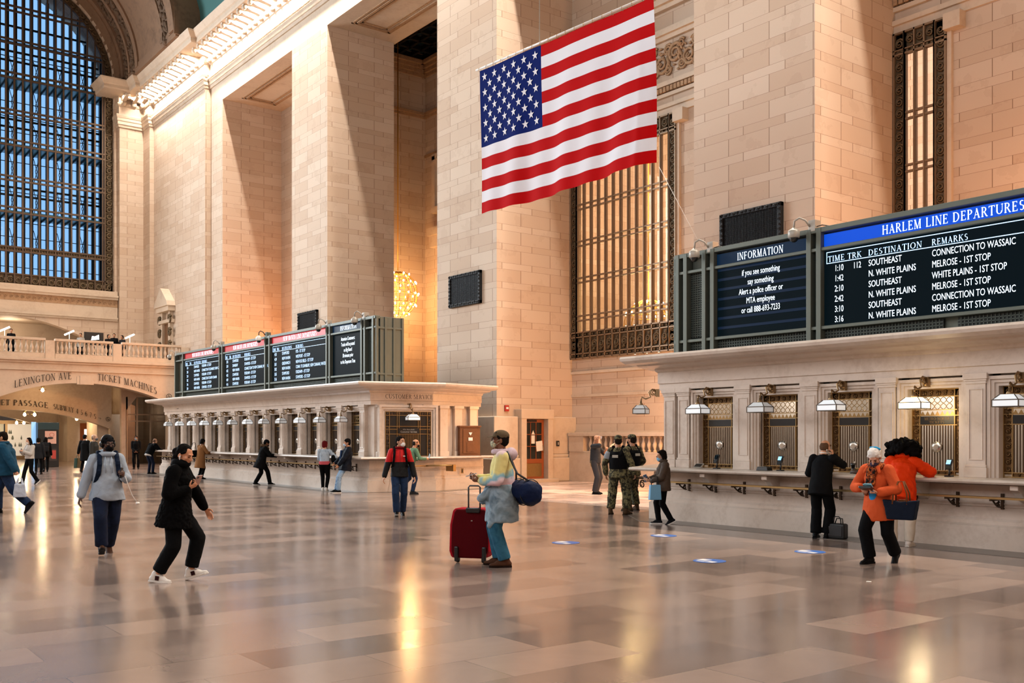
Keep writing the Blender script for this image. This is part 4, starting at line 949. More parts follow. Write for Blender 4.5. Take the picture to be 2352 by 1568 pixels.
# ---------------- FLAG ----------------
FX0, FX1, FZT, FZB, FY = -20.6, -14.5, 10.82, 7.26, 14.6
fl = root('flag', 'large American flag hanging in front of the pillars', 'flag', (FX0, FY, FZT))
FW, FH = FX1-FX0, FZT-FZB
def fwave(u, v, o=0):
    # u along the rod 0..1, v down 0..1
    y = .05*math.sin(u*17+v*1.5)*(.3+.7*v) + .035*math.sin(u*41+2*v)*v + .10*v*v*math.sin(u*5) + (.25*(u-.93)/.07*v if u > .93 else 0)
    return (u*FW + .04*v*math.sin(v*4), y+o, -v*FH - .22*u*(1-v) - .03*u - .05*math.sin(u*PI)*v)
RED = mat('flag_red_nylon','#bb0508',.8,spec=.08,bump=.1,bscale=200); WHT = mat('flag_white_nylon','#eceaf0',.8,spec=.08,bump=.1,bscale=200); BLU = mat('flag_blue_nylon','#031a63',.8,spec=.08,bump=.1,bscale=200)
mb = MB(); NU, NV = 120, 52
mb.v = [fwave(i/NU, j/NV) for j in range(NV+1) for i in range(NU+1)]
for j in range(NV):
    for i in range(NU):
        k = j*(NU+1)+i; mb.f.append((k,k+1,k+NU+2,k+NU+1)); st_ = j//4
        mb.m.append(2 if (i < NU*.4 and st_ < 7) else (0 if st_ % 2 == 0 else 1)); mb.sm.append(True)
mb.cm = 1; hw, hh = .4*FW, 7/13*FH
for r in range(9):
    for c in range(6 if r % 2 == 0 else 5):
        cx = (1+2*c if r % 2 == 0 else 2+2*c)/12*.4; cz = (r+1)/10*7/13; R = .0308*FH
        for sd in (-.012, .012):
            pts = [(cx,cz)]
            for k in range(10): a = PI/2+k*PI/5; q = R if k % 2 == 0 else R*.4; pts.append((cx+q*math.cos(a)/FW, cz-q*math.sin(a)/FH))
            mb.add([fwave(u, v, sd) for u, v in pts], [(0,1+k,1+(k+1)%10) for k in range(10)])
mb.build('cloth', [RED, WHT, BLU], fl)
m = MB().tube([(-.15,0,.06),(FW+.12,0,-.20)],.028,8); m.build('pole', WHITE, fl)
m = MB()
for i in range(21): u = i/20; m.tube([(u*FW, .04*math.cos(a), .03-.22*u-.03*u+.05*math.sin(a)) for a in [k*PI/4 for k in range(8)]],.006,4,True)
m.build('ring', BRASS, fl)
m = MB().tube([(2.4,0,-.04),(2.4,0,22)],.012,5).tube([(5.6,0,-.2),(5.6,0,22)],.012,5); m.build('hanging_wire', CAMGREY, fl)
m = MB().tube([(FW-.05,.2,-FH-.1),(FW+.75,.65,-5.45)],.004,4); m.build('tether_cord', WHITE, fl)
# ---------------- CHANDELIERS ----------------
def chandelier(label, loc, r, top, es):
    c = root('chandelier', label, 'chandelier', loc, 0, 'melon chandeliers in the side halls'); gold = mat('chandelier_gold','#c79a4a',.3,.9)
    m = MB().tube([(0,0,r*1.2),(0,0,top)],.03,6).lathe([(.02,1.15*r),(.2*r,1.12*r),(.3*r,1.0*r),(.1*r,.95*r)],(0,0,0),14); m.build('stem', gold, c)
    m = MB()
    for i in range(14):
        a = 2*PI*i/14; m.tube([(r*math.cos(b)*math.cos(a), r*math.cos(b)*math.sin(a), 1.15*r*math.sin(b)) for b in [(-1.2+2.5*k/12) for k in range(13)]],.022,5)
    for z in (-.9,-.45,0,.45,.9): q = math.sqrt(max(.05,1-(z/1.15)**2))*r; m.tube([(q*math.cos(k*PI/12),q*math.sin(k*PI/12),z*r) for k in range(24)],.02,5,True)
    m.build('cage', gold, c); b0 = None
    for j, b in enumerate((-1.0,-.5,0,.5,1.0)):
        for i in range(14 if abs(b) < .8 else 7):
            a = 2*PI*(i+.5*(j%2))/(14 if abs(b) < .8 else 7); p = (1.06*r*math.cos(b)*math.cos(a),1.06*r*math.cos(b)*math.sin(a),1.2*r*math.sin(b))
            if b0 is None: b0 = MB().ell((0,0,0),(.036,.036,.05),None,8,6).build('bulb', lampmat('bulb_glow','#ffdfae',es), c, loc=p)
            else: q = b0.copy(); COL.objects.link(q); q.location = p
    return c
chandelier('glowing melon chandelier half hidden by the pillar in the middle bay', (-44.15,26.2,8.85), 1.0, 13, 60)
chandelier('glowing chandelier seen through the amber grille window', (-27.6,27.5,5.8), .95, 14, 30)
point('chandelier_light', (-43.9, 26.2, 8.2), 620, (1,.50,.16), .8); point('chandelier_light', (-27.6, 27.3, 6.9), 500, (1,.58,.22), .8)
# ---------------- PASSAGE AND GALLERY LAMPS ----------------
def clamp_(label, loc, e):
    c = root('ceiling_light', label, 'ceiling light', loc, 0, 'bare-bulb lamps in the passage')
    MB().lathe([(.02,.22),(.10,.2),(.10,.16),(.03,.12),(.03,.04)],(0,0,0),12).build('base', BRASS, c)
    MB().lathe([(.05,.02),(.2,0),(.21,-.02),(.05,.03)],(0,0,0),16).build('ring', BRASS, c)
    MB().ell((0,0,-.04),(.09,.09,.11),None,12,8).build('bulb', lampmat('passage_bulb','#ffd9a0',40), c)
    point('passage_lamp_light', (loc[0],loc[1],loc[2]-.3), e, (1,.72,.42), .12)
clamp_('glowing bulb lamp under the LEXINGTON AVE arch', (-62,13.34,4.32), 60)
clamp_('left one of the twin lamps under the subway sign', (-66,13.2,2.99), 45); clamp_('right one of the twin lamps under the subway sign', (-66,13.75,2.99), 45); clamp_('single lamp near the right end of the subway sign arch', (-66,16.16,2.76), 50)
clamp_('left one of two small lamps far down the passage', (-75,14.5,2.6), 60); clamp_('right one of two small lamps far down the passage', (-75,14.95,2.6), 60)
point('passage_fill', (-69,11,3.6), 90, (1,.75,.5), .5); point('passage_fill', (-75,10,4.3), 30, (1,.85,.65), .4); point('gallery_light', (-69.5,13,8.3), 80, (1,.8,.58), .4); point('ticket_room_light', (-64.3,19.6,3.2), 60, (1,.97,.92), .3)
def barlamp(y, label):
    c = root('desk_lamp', label, 'lamp', (-62.5,y,5.95), 0, 'bar lamps on the gallery')
    MB().obox((0,0,.02),(.3,.3,.04)).tube([(0,0,.04),(0,.02,1.72)],.02,6).build('stand', WHITE, c)
    MB().tube([(0,-.25,1.6),(0,.27,1.87)],.045,8).build('light_bar', lampmat('bar_lamp_glow','#fff6e8',12), c)
barlamp(11.45,'glowing slanted bar lamp on the gallery, leftmost of three'); barlamp(14.88,'glowing slanted bar lamp on the gallery, middle of three'); barlamp(18.33,'glowing slanted bar lamp on the gallery by the wall door')
ds = root('display_screen', 'black display with a bright shape in the gallery archway', 'screen', (-62.3,16.2,5.95))
MB().obox((0,0,.5),(.06,.1,1.0)).obox((0,0,1.45),(.08,1.1,.75)).build('stand', BLACK, ds); MB().add([(.05,-.15,1.35),(.05,.3,1.42),(.05,.28,1.7),(.05,.05,1.58),(.05,-.1,1.6)],[(0,1,2,3,4)]).build('lit_picture', lampmat('screen_white_glow','#ffffff',2.5), ds)
# ---------------- GALLERY BALUSTRADE ----------------
def balu(y0, y1, n, label):
    r = root('balustrade', label, 'balustrade', (-58.9, 0, 5.86))
    MB().box(-.12,.14,y0,y1,.98,1.11).box(-.1,.1,y0,y1,0,.26).box(-.09,.1,y0,y1,.26,.3).build('rail', PLAIN, r, bevel=.012)
    MB().box(-.13,.13,y1-.02,y1+.46,0,1.0).build('post', PLAIN, r)
    b0 = None
    for i in range(n):
        y = y0+.14+(y1-y0-.28)*i/(n-1)
        if b0 is None: b0 = MB().lathe([(a*1.05,.3+b*1.24) for a, b in BAL],(0,0,0),8).build('baluster', PLAIN, r, loc=(0,y,0))
        else: q = b0.copy(); COL.objects.link(q); q.location.y = y
balu(10.16,12.8,10,'gallery balustrade section left of the LEXINGTON AVE keystone'); balu(13.28,16.35,13,'gallery balustrade section over the TICKET MACHINES letters'); balu(16.82,20.2,13,'gallery balustrade section next to the corner by the left board')
# hooded doorway on the gallery
nd = MB().box(-63.3,-63.0,20.45,20.67,5.95,9.4).box(-61.9,-61.6,20.45,20.67,5.95,9.4).box(-63.6,-61.3,20.25,20.67,9.3,9.6).prism([(-63.7,20.15,9.6),(-61.2,20.15,9.6),(-61.35,20.15,9.9),(-62.45,20.15,10.75),(-63.55,20.15,9.9)],(0,.52,0)).box(-63.5,-61.4,20.35,20.67,8.6,8.8)
st('trim_14', nd, PLAIN); sc_ = MB()
for x in (-63.4,-61.5):
    for z in (7.2,8.0,8.8): scroll(sc_, (x,20.4,z), .26, 'y', 1, .07)
st('trim_15', sc_, BRONZE_O); st('door_3', MB().box(-63.0,-61.9,20.6,20.68,5.95,8.6), mat('gallery_door_brown','#6b4a30',.5))
# ---------------- PASSAGE: KIOSK AND SHOPS ----------------
kd = mat('kiosk_black','#0f1518',.35); k = root('poster_kiosk', 'black poster kiosk with a dark green top under the arch', 'kiosk', (-57.3,12.62,0))
MB().box(-.5,.0,-.52,.52,0,2.38).build('body', kd, k, bevel=.02); MB().box(-.02,.03,-.52,.52,2.0,2.36).build('header', mat('kiosk_header_green','#12333a',.4), k)
po = MB().quad((.02,-.18,1.25),(.02,.38,1.25),(.02,.38,1.92),(.02,-.18,1.92)).build('poster', mat('poster_pink_paper','#c9a497',.6), k)
MB().ell((.022,.08,1.55),(.002,.16,.06)).build('poster_dark_shape', mat('poster_ink','#2a2526',.7), po)
MB().tube([(.024,.16+.11*math.cos(a*PI/8),1.73+.1*math.sin(a*PI/8)) for a in range(-3,13)],.010,5).build('poster_red_line', mat('poster_red','#b85a55',.7), po)
p2_ = MB().quad((.02,-.2,.35),(.02,.4,.35),(.02,.4,.98),(.02,-.2,.98)).build('poster', mat('poster_dark_photo','#2f2a2c',.5), k)
MB().quad((.024,.15,.45),(.024,.36,.45),(.024,.36,.9),(.024,.15,.9)).build('poster_red_panel', mat('poster_red_panel','#a83c36',.5), p2_)
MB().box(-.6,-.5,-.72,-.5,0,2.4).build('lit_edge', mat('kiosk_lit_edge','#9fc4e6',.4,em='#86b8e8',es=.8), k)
sh = root('shop_front', 'bright shop windows at the far end of the passage', 'shop front', (-78,0,0)); fm = MB()
for y in (6,8.2,10.4,12.6,14.4,16.4): fm.box(-.1,.1,y-.07,y+.07,.25,2.5)
fm.box(-.1,.1,5.93,16.47,2.5,2.75).box(-.1,.1,5.93,16.47,0,.25); fm.build('frame', mat('shop_frame','#8a7152',.4,.3), sh)
rnd = random.Random(9)
for y0, y1, cc, es in ((6.1,8.1,'#cfd9c8',.2),(8.3,10.3,'#8a9a90',.16),(10.5,12.5,'#9aaaa6',.18),(12.7,14.3,'#c8c2a8',.2),(14.5,16.3,'#e4ddd0',.3)):
    w = MB().box(-.3,-.25,y0,y1,.25,2.5).build('lit_window', lampmat('shop_window_light', cc, es), sh); mb = MB()
    for i in range(12): a = rnd.uniform(y0+.1,y1-.1); z = rnd.choice([.4,.9,1.4,1.8]); mb.lathe([(.03,0),(.05,.04),(.045,.16),(.02,.2),(.02,.28)],(-.17,a,z),10)
    mb.build('display_goods', mat('shop_goods', rnd.choice(['#7c8478','#8a7664','#60666a']), .6), w)
pc = root('picture', 'small dark framed picture by the far shop windows', 'picture', (-72.2,12.15,1.6)); MB().box(-.03,0,-.4,.4,-.5,.5).build('frame', BLACK, pc); MB().ell((.005,0,0),(.004,.15,.25)).build('picture_shape', mat('picture_gold','#8a7040',.5), pc)
bd = root('lit_doorway', 'bright white doorway beside orange wood at the end of the passage', 'doorway', (-70,18.1,0)); MB().box(-.05,0,-.5,.35,0,2.1).build('lit_panel', lampmat('doorway_white','#fff8ee',2.2), bd); MB().box(-.05,.06,-.75,-.5,0,2.1).box(-.05,.06,-.75,.4,2.1,2.5).build('wood_frame', mat('orange_wood_frame','#8f4a1c',.5), bd)
# ---------------- SMALL THINGS ON THE WALLS ----------------
c = root('wooden_cabinet', 'carved brown wooden box fixed to the booth end wall', 'cabinet', (-26.12,18.05,1.02), -.24); W1 = mat('carved_walnut','#7a4a24',.45,noise=.7,nscale=7,bump=.3,bscale=30)
MB().box(0,.2,-.34,.34,0,.95).build('body', W1, c, bevel=.01); MB().box(-.02,.24,-.37,.37,.92,.97).box(-.02,.24,-.37,.37,-.02,.04).build('moulding', W1, c, bevel=.008)
dd = MB().box(.2,.22,-.24,.24,.1,.86).box(.22,.235,-.12,.12,.15,.45).build('door', W1, c, bevel=.006)
mb = MB().box(.236,.24,-.07,.07,.5,.6); mb.add([(.238,-.06,.76),(.238,.06,.76),(.238,.03,.7),(.238,0,.66),(.238,-.03,.7)],[(0,1,2,3,4)]); mb.build('paper_label', PAPER, dd)
c = root('fire_alarm', 'small red fire alarm box on the pillar left of the wooden door', 'fire alarm', (-28.6,21.42,2.65)); MB().box(0,.06,-.09,.09,-.11,.11).build('body', mat('alarm_red','#a3201c',.4), c, bevel=.008); MB().box(.06,.075,-.05,.05,-.03,.04).build('lens', WHITE, c)
c = root('call_box', 'small black box on the plinth right of the wooden door', 'call box', (-28.38,23.6,1.39)); MB().box(0,.05,-.06,.06,-.1,.1).build('body', BLACK, c, bevel=.006); MB().box(.05,.055,-.03,.03,-.05,.05).build('keypad', CAMGREY, c)
c = root('wall_outlet', 'small brass plate low on the booth end wall', 'outlet', (-26.0,17.75,.58), -.24); MB().box(0,.02,-.04,.04,-.08,.08).build('plate', BRASS, c); MB().box(.02,.026,-.015,.015,-.05,.05).build('socket', BLACK, c)
# grey service box on the roof between booth and pillar
c = root('service_box', 'grey service box on the booth roof left of the flag pillar', 'box', (-34.6,18.1,3.26)); MB().box(-.4,.35,-.4,.4,0,2.1).build('body', mat('service_grey','#8d8c88',.6), c, bevel=.02); MB().tube([(.2,-.42,0),(.7,-.45,.12),(1.1,-.5,.02)],.03,6).build('cable', BLACK, c)
# ---------------- FLOOR STICKERS ----------------
sb = mat('sticker_blue','#2f5fa8',.4); sw = mat('sticker_white','#d8d4d2',.4)
for i, (x, y, lab) in enumerate(((-12.06,10.2,'blue and white floor sticker right of the man with the red suitcase'),(-11.91,12.22,'blue and white floor sticker near the small woman by the booth end'),(-9.14,10.25,'bright blue and white floor sticker in front of the counter, nearest one'),(-8.98,12.21,'blue and white floor sticker by the black briefcase'))):
    q = root('floor_sticker', lab, 'floor sticker', (x,y,.0015), 0, 'queue stickers on the floor'); MB().prism([(.22*math.cos(a*PI/12),.22*math.sin(a*PI/12),0) for a in range(24)],(0,0,.002)).build('disc', sb, q)
    MB().box(-.2,-.03,-.04,.09,.002,.003).box(.03,.16,-.13,-.02,.002,.003).box(-.12,.02,-.14,-.09,.002,.003).build('white_print', sw, q)
q = root('paper_scrap', 'tiny white scrap on the floor left of the orange-coated woman', 'paper scrap', (-6.75,10.22,.003)); MB().prism([(0,0,0),(.05,.01,0),(.04,.05,0),(-.01,.03,0)],(0,0,.004)).build('paper', PAPER, q)
# ---------------- COUNTER THINGS (right booth) ----------------
CZ = 1.05
def terminal(x, label, lit=True):
    c = root('card_reader', label, 'card reader', (x,14.62,CZ), 0, 'card readers on the right counter'); MB().obox((0,0,.012),(.1,.1,.024)).tube([(0,0,.02),(0,.02,.14)],.014,6).build('stand', BLACK, c)
    R = Matrix.Rotation(-.5,3,'X'); MB().obox((0,0,.19),(.085,.035,.17),R).build('body', BLACK, c, bevel=.006)
    MB().obox((0,-.018,.225),(.068,.006,.07),R).build('screen', mat('reader_screen','#9fd0ea',.3,em='#7fc0e8',es=.9) if lit else SCREEN, c)
    mb = MB()
    for i in range(3):
        for j in range(3): mb.obox((-.022+.022*i,-.021,.13+.018*j),(.016,.006,.012),R)
    mb.build('keypad', CAMGREY, c)
terminal(-12.86,'black card reader at the first window of the right booth, screen dark',False); terminal(-11.38,'card reader with a light blue screen at the second window of the right booth'); terminal(-8.22,'card reader with a lit screen beside the orange-coated customer')
c = root('display_tablet', 'small silver framed screen lying at the first window', 'tablet', (-13.25,14.55,CZ)); MB().obox((0,0,.05),(.2,.02,.12),Matrix.Rotation(-.9,3,'X')).build('body', CAMGREY, c, bevel=.004); MB().obox((0,-.012,.06),(.16,.004,.085),Matrix.Rotation(-.9,3,'X')).build('screen', BLACK, c)
c = root('terminal_box', 'low black box beside the second window card reader', 'terminal', (-11.68,14.55,CZ)); MB().obox((0,0,.035),(.26,.16,.07),None,.85).build('body', BLACK, c, bevel=.01); MB().obox((0,-.03,.072),(.18,.06,.004)).build('keys', CAMGREY, c)
c = root('pen_holder', 'black flared holder at the window right of the black-suited man', 'holder', (-9.92,14.65,CZ)); MB().lathe([(.05,0),(.05,.02),(.025,.04),(.03,.12),(.05,.17),(.045,.17),(.02,.05)],(0,0,0),14).build('cup', BLACK, c); MB().tube([(0,0,.05),(.03,0,.2)],.006,5).build('pen', WHITE, c)
c = root('pouch', 'brown leather pouch lying at the window right of the black-suited man', 'pouch', (-9.72,14.5,CZ)); MB().ell((0,0,.035),(.15,.08,.04)).build('body', mat('pouch_leather','#4a3324',.5,bump=.3), c); MB().tube([(-.13,-.02,.055),(0,-.03,.072),(.13,-.02,.055)],.006,5).build('zip', BRASS, c)
# ---------------- LUGGAGE ----------------
q = root('suitcase', 'dark red wheeled suitcase with raised handle standing beside the tie-dye man', 'suitcase', (-11.0,7.67,0), 0)
q.rotation_euler = (0,0,math.atan2(CS,CC)+.35-.35)
SR = mat('suitcase_red_fabric','#96061a',.75,spec=.1,bump=.25,bscale=120); SRD = mat('suitcase_front_red','#4a040b',.8,spec=.08,bump=.25,bscale=120)
mb = MB(); prof = [(-.25,.06),(-.28,.15),(-.27,.5),(-.23,.68),(-.20,.72),(.22,.72),(.25,.66),(.27,.4),(.27,.15),(.23,.06)]
mb.prism([(x,-.14,z) for x, z in prof],(0,.28,0)); mb.build('body', SR, q, bevel=.03)
MB().prism([(x*.92+.02,-.165,.02+z*.95) for x, z in prof],(0,.03,0)).build('front_panel', SRD, q, bevel=.01)
MB().obox((.07,-.17,.7),(.19,.06,.07)).build('handle_base', BLACK, q, bevel=.015)
for x in (-.16,.22): MB().obox((x,-.17,.12),(.055,.05,.2)).build('corner_guard', BLACK, q, bevel=.015)
MB().tube([(-.0,-.15,.66),(.0,-.15,1.0),(.02,-.15,1.02),(.14,-.15,1.02),(.16,-.15,1.0),(.16,-.15,.66)],.011,7).build('handle', mat('handle_dark_chrome','#4f4f50',.3,.8), q)
for x in (-.16,.2): MB().lathe([(.045,-.02),(.05,0),(.045,.02)],(x,-.12,.05),12,Matrix.Rotation(PI/2,3,'Y')).build('wheel', BLACK, q)
MB().obox((.05,-.168,.56),(.02,.006,.012)).build('badge', CAMGREY, q)
q = root('briefcase', 'black soft briefcase standing on the floor at the feet of the black-suited man', 'briefcase', (-9.82,14.08,0), .1)
mb = MB().obox((0,0,.13),(.3,.16,.25)); mb.build('body', mat('briefcase_black','#0e0f11',.5,bump=.2), q, bevel=.03)
MB().tube([(-.07,-.02,.25),(-.06,-.02,.34),(-.03,-.02,.365),(.03,-.02,.365),(.06,-.02,.34),(.07,-.02,.25)],.009,6).tube([(-.07,.04,.25),(-.05,.06,.33),(.05,.06,.33),(.07,.04,.25)],.009,6).build('handle', BLACK, q)
MB().obox((0,-.085,.13),(.24,.012,.16)).build('pocket', mat('briefcase_pocket','#15161a',.5), q, bevel=.008)
# ---------------- PEOPLE ----------------
FOLD = bpy.data.textures.new('fold_noise', 'CLOUDS'); FOLD.noise_scale = .11; FOLD.noise_depth = 2
CURL = bpy.data.textures.new('curl_noise', 'CLOUDS'); CURL.noise_scale = .035; CURL.noise_depth = 2
def soft(o, vox, sm=3, disp=0, tex=None):
    m = o.modifiers.new('r', 'REMESH'); m.mode = 'VOXEL'; m.voxel_size = vox; m.use_smooth_shade = True
    if sm: q = o.modifiers.new('s', 'SMOOTH'); q.factor = .5; q.iterations = sm
    if disp: d = o.modifiers.new('d', 'DISPLACE'); d.texture = tex or FOLD; d.strength = disp; d.mid_level = .5; d.texture_coords = 'LOCAL'
    return o
MATS = {}
def cm(name, col, rough=.85, **k):
    if name not in MATS: MATS[name] = mat(name, col, rough, spec=.08, bump=.25, bscale=140, **k)
    return MATS[name]
def skin(col):
    if col not in MATS: 
        MATS[col] = mat('skin_' + str(len(MATS)), col, .5, spec=.4, noise=.12, nscale=25); b = MATS[col].node_tree.nodes['Principled BSDF']
        b.inputs['Subsurface Weight'].default_value = 0
    return MATS[col]
def ik(a, t, l1, l2, pole):
    d = t - a; L = d.length
    if L > (l1+l2)*.999: t = a + d*((l1+l2)*.999/L); d = t - a; L = d.length
    u = d/L; x = (l1*l1 - l2*l2 + L*L)/(2*L); h = math.sqrt(max(0, l1*l1 - x*x)); p = V(pole) - u*u.dot(V(pole)); p.normalize()
    return a + u*x + p*h, t
class Hum: pass
def Rxyz(pitch=0, yaw=0, roll=0): return Matrix.Rotation(math.radians(yaw),3,'Z') @ Matrix.Rotation(-math.radians(pitch),3,'X') @ Matrix.Rotation(math.radians(roll),3,'Y')
def person(label, loc, ang, H, sk, lean=0, side=0, twist=0, head=(0,0,0), pel=(0,0,.93), feet=None, hands=None, build=1.0, sw=1.0, vox=.007, group=None, z0=0, sex='m'):
    dv = V((loc[0], loc[1])).normalized(); lat = V((dv.y, -dv.x))
    a = math.radians(ang); f = dv*math.cos(a) + lat*math.sin(a)
    h = Hum(); h.r = root('person', label, 'person', (loc[0], loc[1], z0), math.atan2(f.y, f.x) - PI/2, group)
    k = h.k = H/1.75; hk = h.hk = .45 + .55*k; h.vox = vox; h.b = build
    h.P = V(pel)*k; R = h.R = Rxyz(lean, twist, side); h.sw = sw
    tp = lambda x, y, z: h.P + R @ (V((x, y, z))*k)
    h.tp = tp; nb = h.nb = tp(0, -.005, .515); Rh = h.Rh = Rxyz(head[0], head[1], head[2])
    h.hc = nb + R @ V((0, .005, .045*k)) + Rh @ (V((0, .022, .085))*hk)
    h.hp = lambda x, y, z: h.hc + Rh @ (V((x, y, z))*hk)
    feet = feet or {}; hands = hands or {}
    h.J = {}; mb = MB()
    for s_, sg in (('R', 1), ('L', -1)):
        ft = feet.get(s_, (sg*.10, 0, 0, sg*8, 0)); ank = V((ft[0]*k, ft[1]*k, (.085+ft[2])*k))
        Rf = Matrix.Rotation(-math.radians(ft[3]),3,'Z') @ Matrix.Rotation(-math.radians(ft[4]),3,'X')
        hip = h.P + Rxyz(lean*.3, twist*.3) @ (V((sg*.088, 0, -.02))*k)
        kn, ank = ik(hip, ank, .435*k, .42*k, Rf @ V((sg*.08, 1, .15)))
        h.J['hip'+s_], h.J['kn'+s_], h.J['an'+s_], h.J['Rf'+s_] = hip, kn, ank, Rf
        sh = tp(sg*.165*sw, -.01, .435)
        hd = hands.get(s_, dict(w=(sg*.26, .03, .80))); w = V(hd['w'])*k
        el, w = ik(sh, w, .295*k, .255*k, hd.get('pole', (sg*.45, -1, -.25)))
        h.J['sh'+s_], h.J['el'+s_], h.J['wr'+s_] = sh, el, w
        d = V(hd['dir']).normalized() if 'dir' in hd else (w-el).normalized(); n = V(hd.get('pn', (-sg, 0, 0))); n = (n - d*n.dot(d)).normalized(); wd = d.cross(n)*sg
        h.J['hd'+s_] = (d, n, wd)
        # limbs
        mb.caps(hip, kn, .078*k*build, .052*k).caps(kn, kn+(ank-kn)*.4, .052*k, .054*k).caps(kn+(ank-kn)*.4, ank, .054*k, .036*k)
        mb.caps(ank, ank + Rf @ (V((0,.10,-.045))*k), .036*k, .03*k)
        mb.caps(sh, el, .05*k*build, .038*k).caps(el, el+(w-el)*.3, .039*k, .038*k).caps(el+(w-el)*.3, w, .038*k, .025*k)
        # hand: palm, four fingers, thumb
        pc = w + d*.045*hk; mb.caps(w + d*.012*hk, w + d*.082*hk, .026*hk, .036*hk, .42, wd)
        cu = {'relax': (22, 25, 18), 'hold': (40, 48, 30), 'grip': (70, 85, 50), 'flat': (6, 8, 6), 'point': (25,30,20)}[hd.get('pose', 'relax')]
        for i, (o, ln) in enumerate(((.030,.9),(.0105,1.0),(-.0095,.95),(-.028,.76))):
            p = w + d*(.088-.004*abs(i-1.2))*hk + wd*o*hk; a_ = 0; dd = d
            for j, (sl, c) in enumerate(zip((.042,.027,.022), cu)):
                a_ += math.radians(c*(1+.08*i)); dd = d*math.cos(a_) + n*math.sin(a_); q = p + dd*sl*ln*hk; mb.caps(p, q, (.0098-.0012*j)*hk, (.0092-.0012*j)*hk, seg=8, hs=2); p = q
        t0 = w + d*.025*hk + wd*.026*hk; t1 = t0 + (d*.55 + wd*.7 + n*.35).normalized()*.042*hk; t2 = t1 + (d*.8 + wd*.2 + n*.55).normalized()*.032*hk
        mb.caps(t0, t1, .013*hk, .011*hk, seg=8, hs=3).caps(t1, t2, .011*hk, .009*hk, seg=8, hs=3)
    # trunk
    b = build
    mb.ell(tp(0,0,0), (.155*k*b,.11*k*b,.12*k), R).ell(tp(0,.005,.17), (.135*k*b,.10*k*b,.15*k), R).ell(tp(0,.005,.33), (.155*k*b,.108*k*b,.15*k), R)
    mb.caps(h.J['shR'], h.J['shL'], .058*k, .058*k).caps(tp(0,-.01,.44), nb, .075*k, .058*k).caps(nb, h.hp(0,-.01,-.03), .054*hk, .056*hk)
    if sex == 'f':
        for sg in (1,-1): mb.ell(tp(sg*.07,.085,.315), (.06*k,.05*k,.06*k), R)
    # head
    hp = h.hp
    mb.ell(hp(0,-.012,.035), (.074*hk,.096*hk,.083*hk), Rh).ell(hp(0,.028,-.02), (.062*hk,.068*hk,.085*hk), Rh).ell(hp(0,.045,-.075), (.045*hk,.045*hk,.038*hk), Rh)
    mb.caps(hp(-.03,.075,.032), hp(.03,.075,.032), .016*hk, .016*hk).caps(hp(0,.088,.018), hp(0,.108,-.022), .010*hk, .0145*hk).caps(hp(-.012,.098,-.026), hp(.012,.098,-.026), .009*hk, .009*hk)
    mb.caps(hp(-.018,.088,-.058), hp(.018,.088,-.058), .009*hk, .009*hk).ell(hp(0,.075,-.098), (.02*hk,.018*hk,.016*hk), Rh)
    for sg in (1,-1):
        mb.ell(hp(sg*.045,.062,-.015), (.022*hk,.022*hk,.024*hk), Rh).ell(hp(sg*.078,-.012,-.008), (.010*hk,.021*hk,.033*hk), Rh @ Matrix.Rotation(-.25,3,'X'))
    h.body = soft(mb.build('body', skin(sk), h.r), vox, 2)
    return h
def eyes(h, iris='#2a1a10', brow='#1a120d', closed=False):
    for sg in (1,-1):
        e = MB().ell(h.hp(sg*.031,.082,.008), (.013*h.hk,.0105*h.hk,(.0058 if not closed else .004)*h.hk), h.Rh, 12, 8).build('eye', cm('eye_white','#b8b0a6',.3) if not closed else cm('eyelid_dark','#3a241a'), h.r)
        MB().ell(h.hp(sg*.031,.0915,.006), (.0065*h.hk,.003*h.hk,.0065*h.hk), h.Rh, 10, 6).build('iris', cm('iris'+iris,iris,.2), e)
        MB().tube([h.hp(sg*.016,.093,.026),h.hp(sg*.033,.092,.032),h.hp(sg*.05,.08,.027)],[.003*h.hk,.004*h.hk,.002*h.hk],6).build('eyebrow', cm('brow'+brow,brow), h.r)
def top(h, m, name='jacket', hem=-.08, t=.03, flare=0, belly=0, sleeve=(.062,.056,.048), slen=1.0, collar=.0, disp=.014, vox=None, ry=1.0, wmul=1.0, cuff=None):
    k, J = h.k, h.J; mb = MB(); b = h.b*wmul; e = t*.8
    e *= .8; rg = [(hem, .152*b+e+flare, .118*b*ry+e+flare), (hem*.4, .152*b+e+flare*.6, .118*b*ry+e+flare*.6+belly), (.10, .140*b+e+flare*.2, .112*b*ry+e+belly), (.24, .146*b+e, .115*b*ry+e+belly*.4), (.35, .152*b+e, .118*b*ry+e), (.42, .135*b+e*.6, .10*b+e*.6), (.47, .09+e*.4, .075+e*.4), (.51+collar, .060+e*.3, .060+e*.3)]
    mb.frust([(h.tp(0, .004, z), rx*k, r_*k, h.R) for z, rx, r_ in rg], 28)
    mb.caps(J['shR'], J['shL'], (.050+t*.28)*k, (.050+t*.28)*k)
    vx = vox or max(.011, h.vox*1.5); main = soft(mb.build(name, m, h.r), vx, 4, disp)
    for s_ in 'RL':
        mb = MB()
        sh, el, w = J['sh'+s_], J['el'+s_], J['wr'+s_]; d = (w-el); w2 = el + d*(.93*slen if slen <= 1 else 1)
        a, c, f = [(x*.84 + t*.2)*k for x in sleeve]
        mb.caps(sh, el, a*1.05, c)
        if slen > .35: mb.caps(el, w2, c, f)
        soft(mb.build('sleeve', m, main), vx, 3, disp*.8)
    return main
def cuffs(h, m, r=.044, name='cuff'):
    for s_ in 'RL':
        el, w = h.J['el'+s_], h.J['wr'+s_]; u = (w-el).normalized(); MB().caps(w-u*.045*h.k, w-u*.015*h.k, r*h.k, r*h.k, hs=2).build(name, m, h.r)
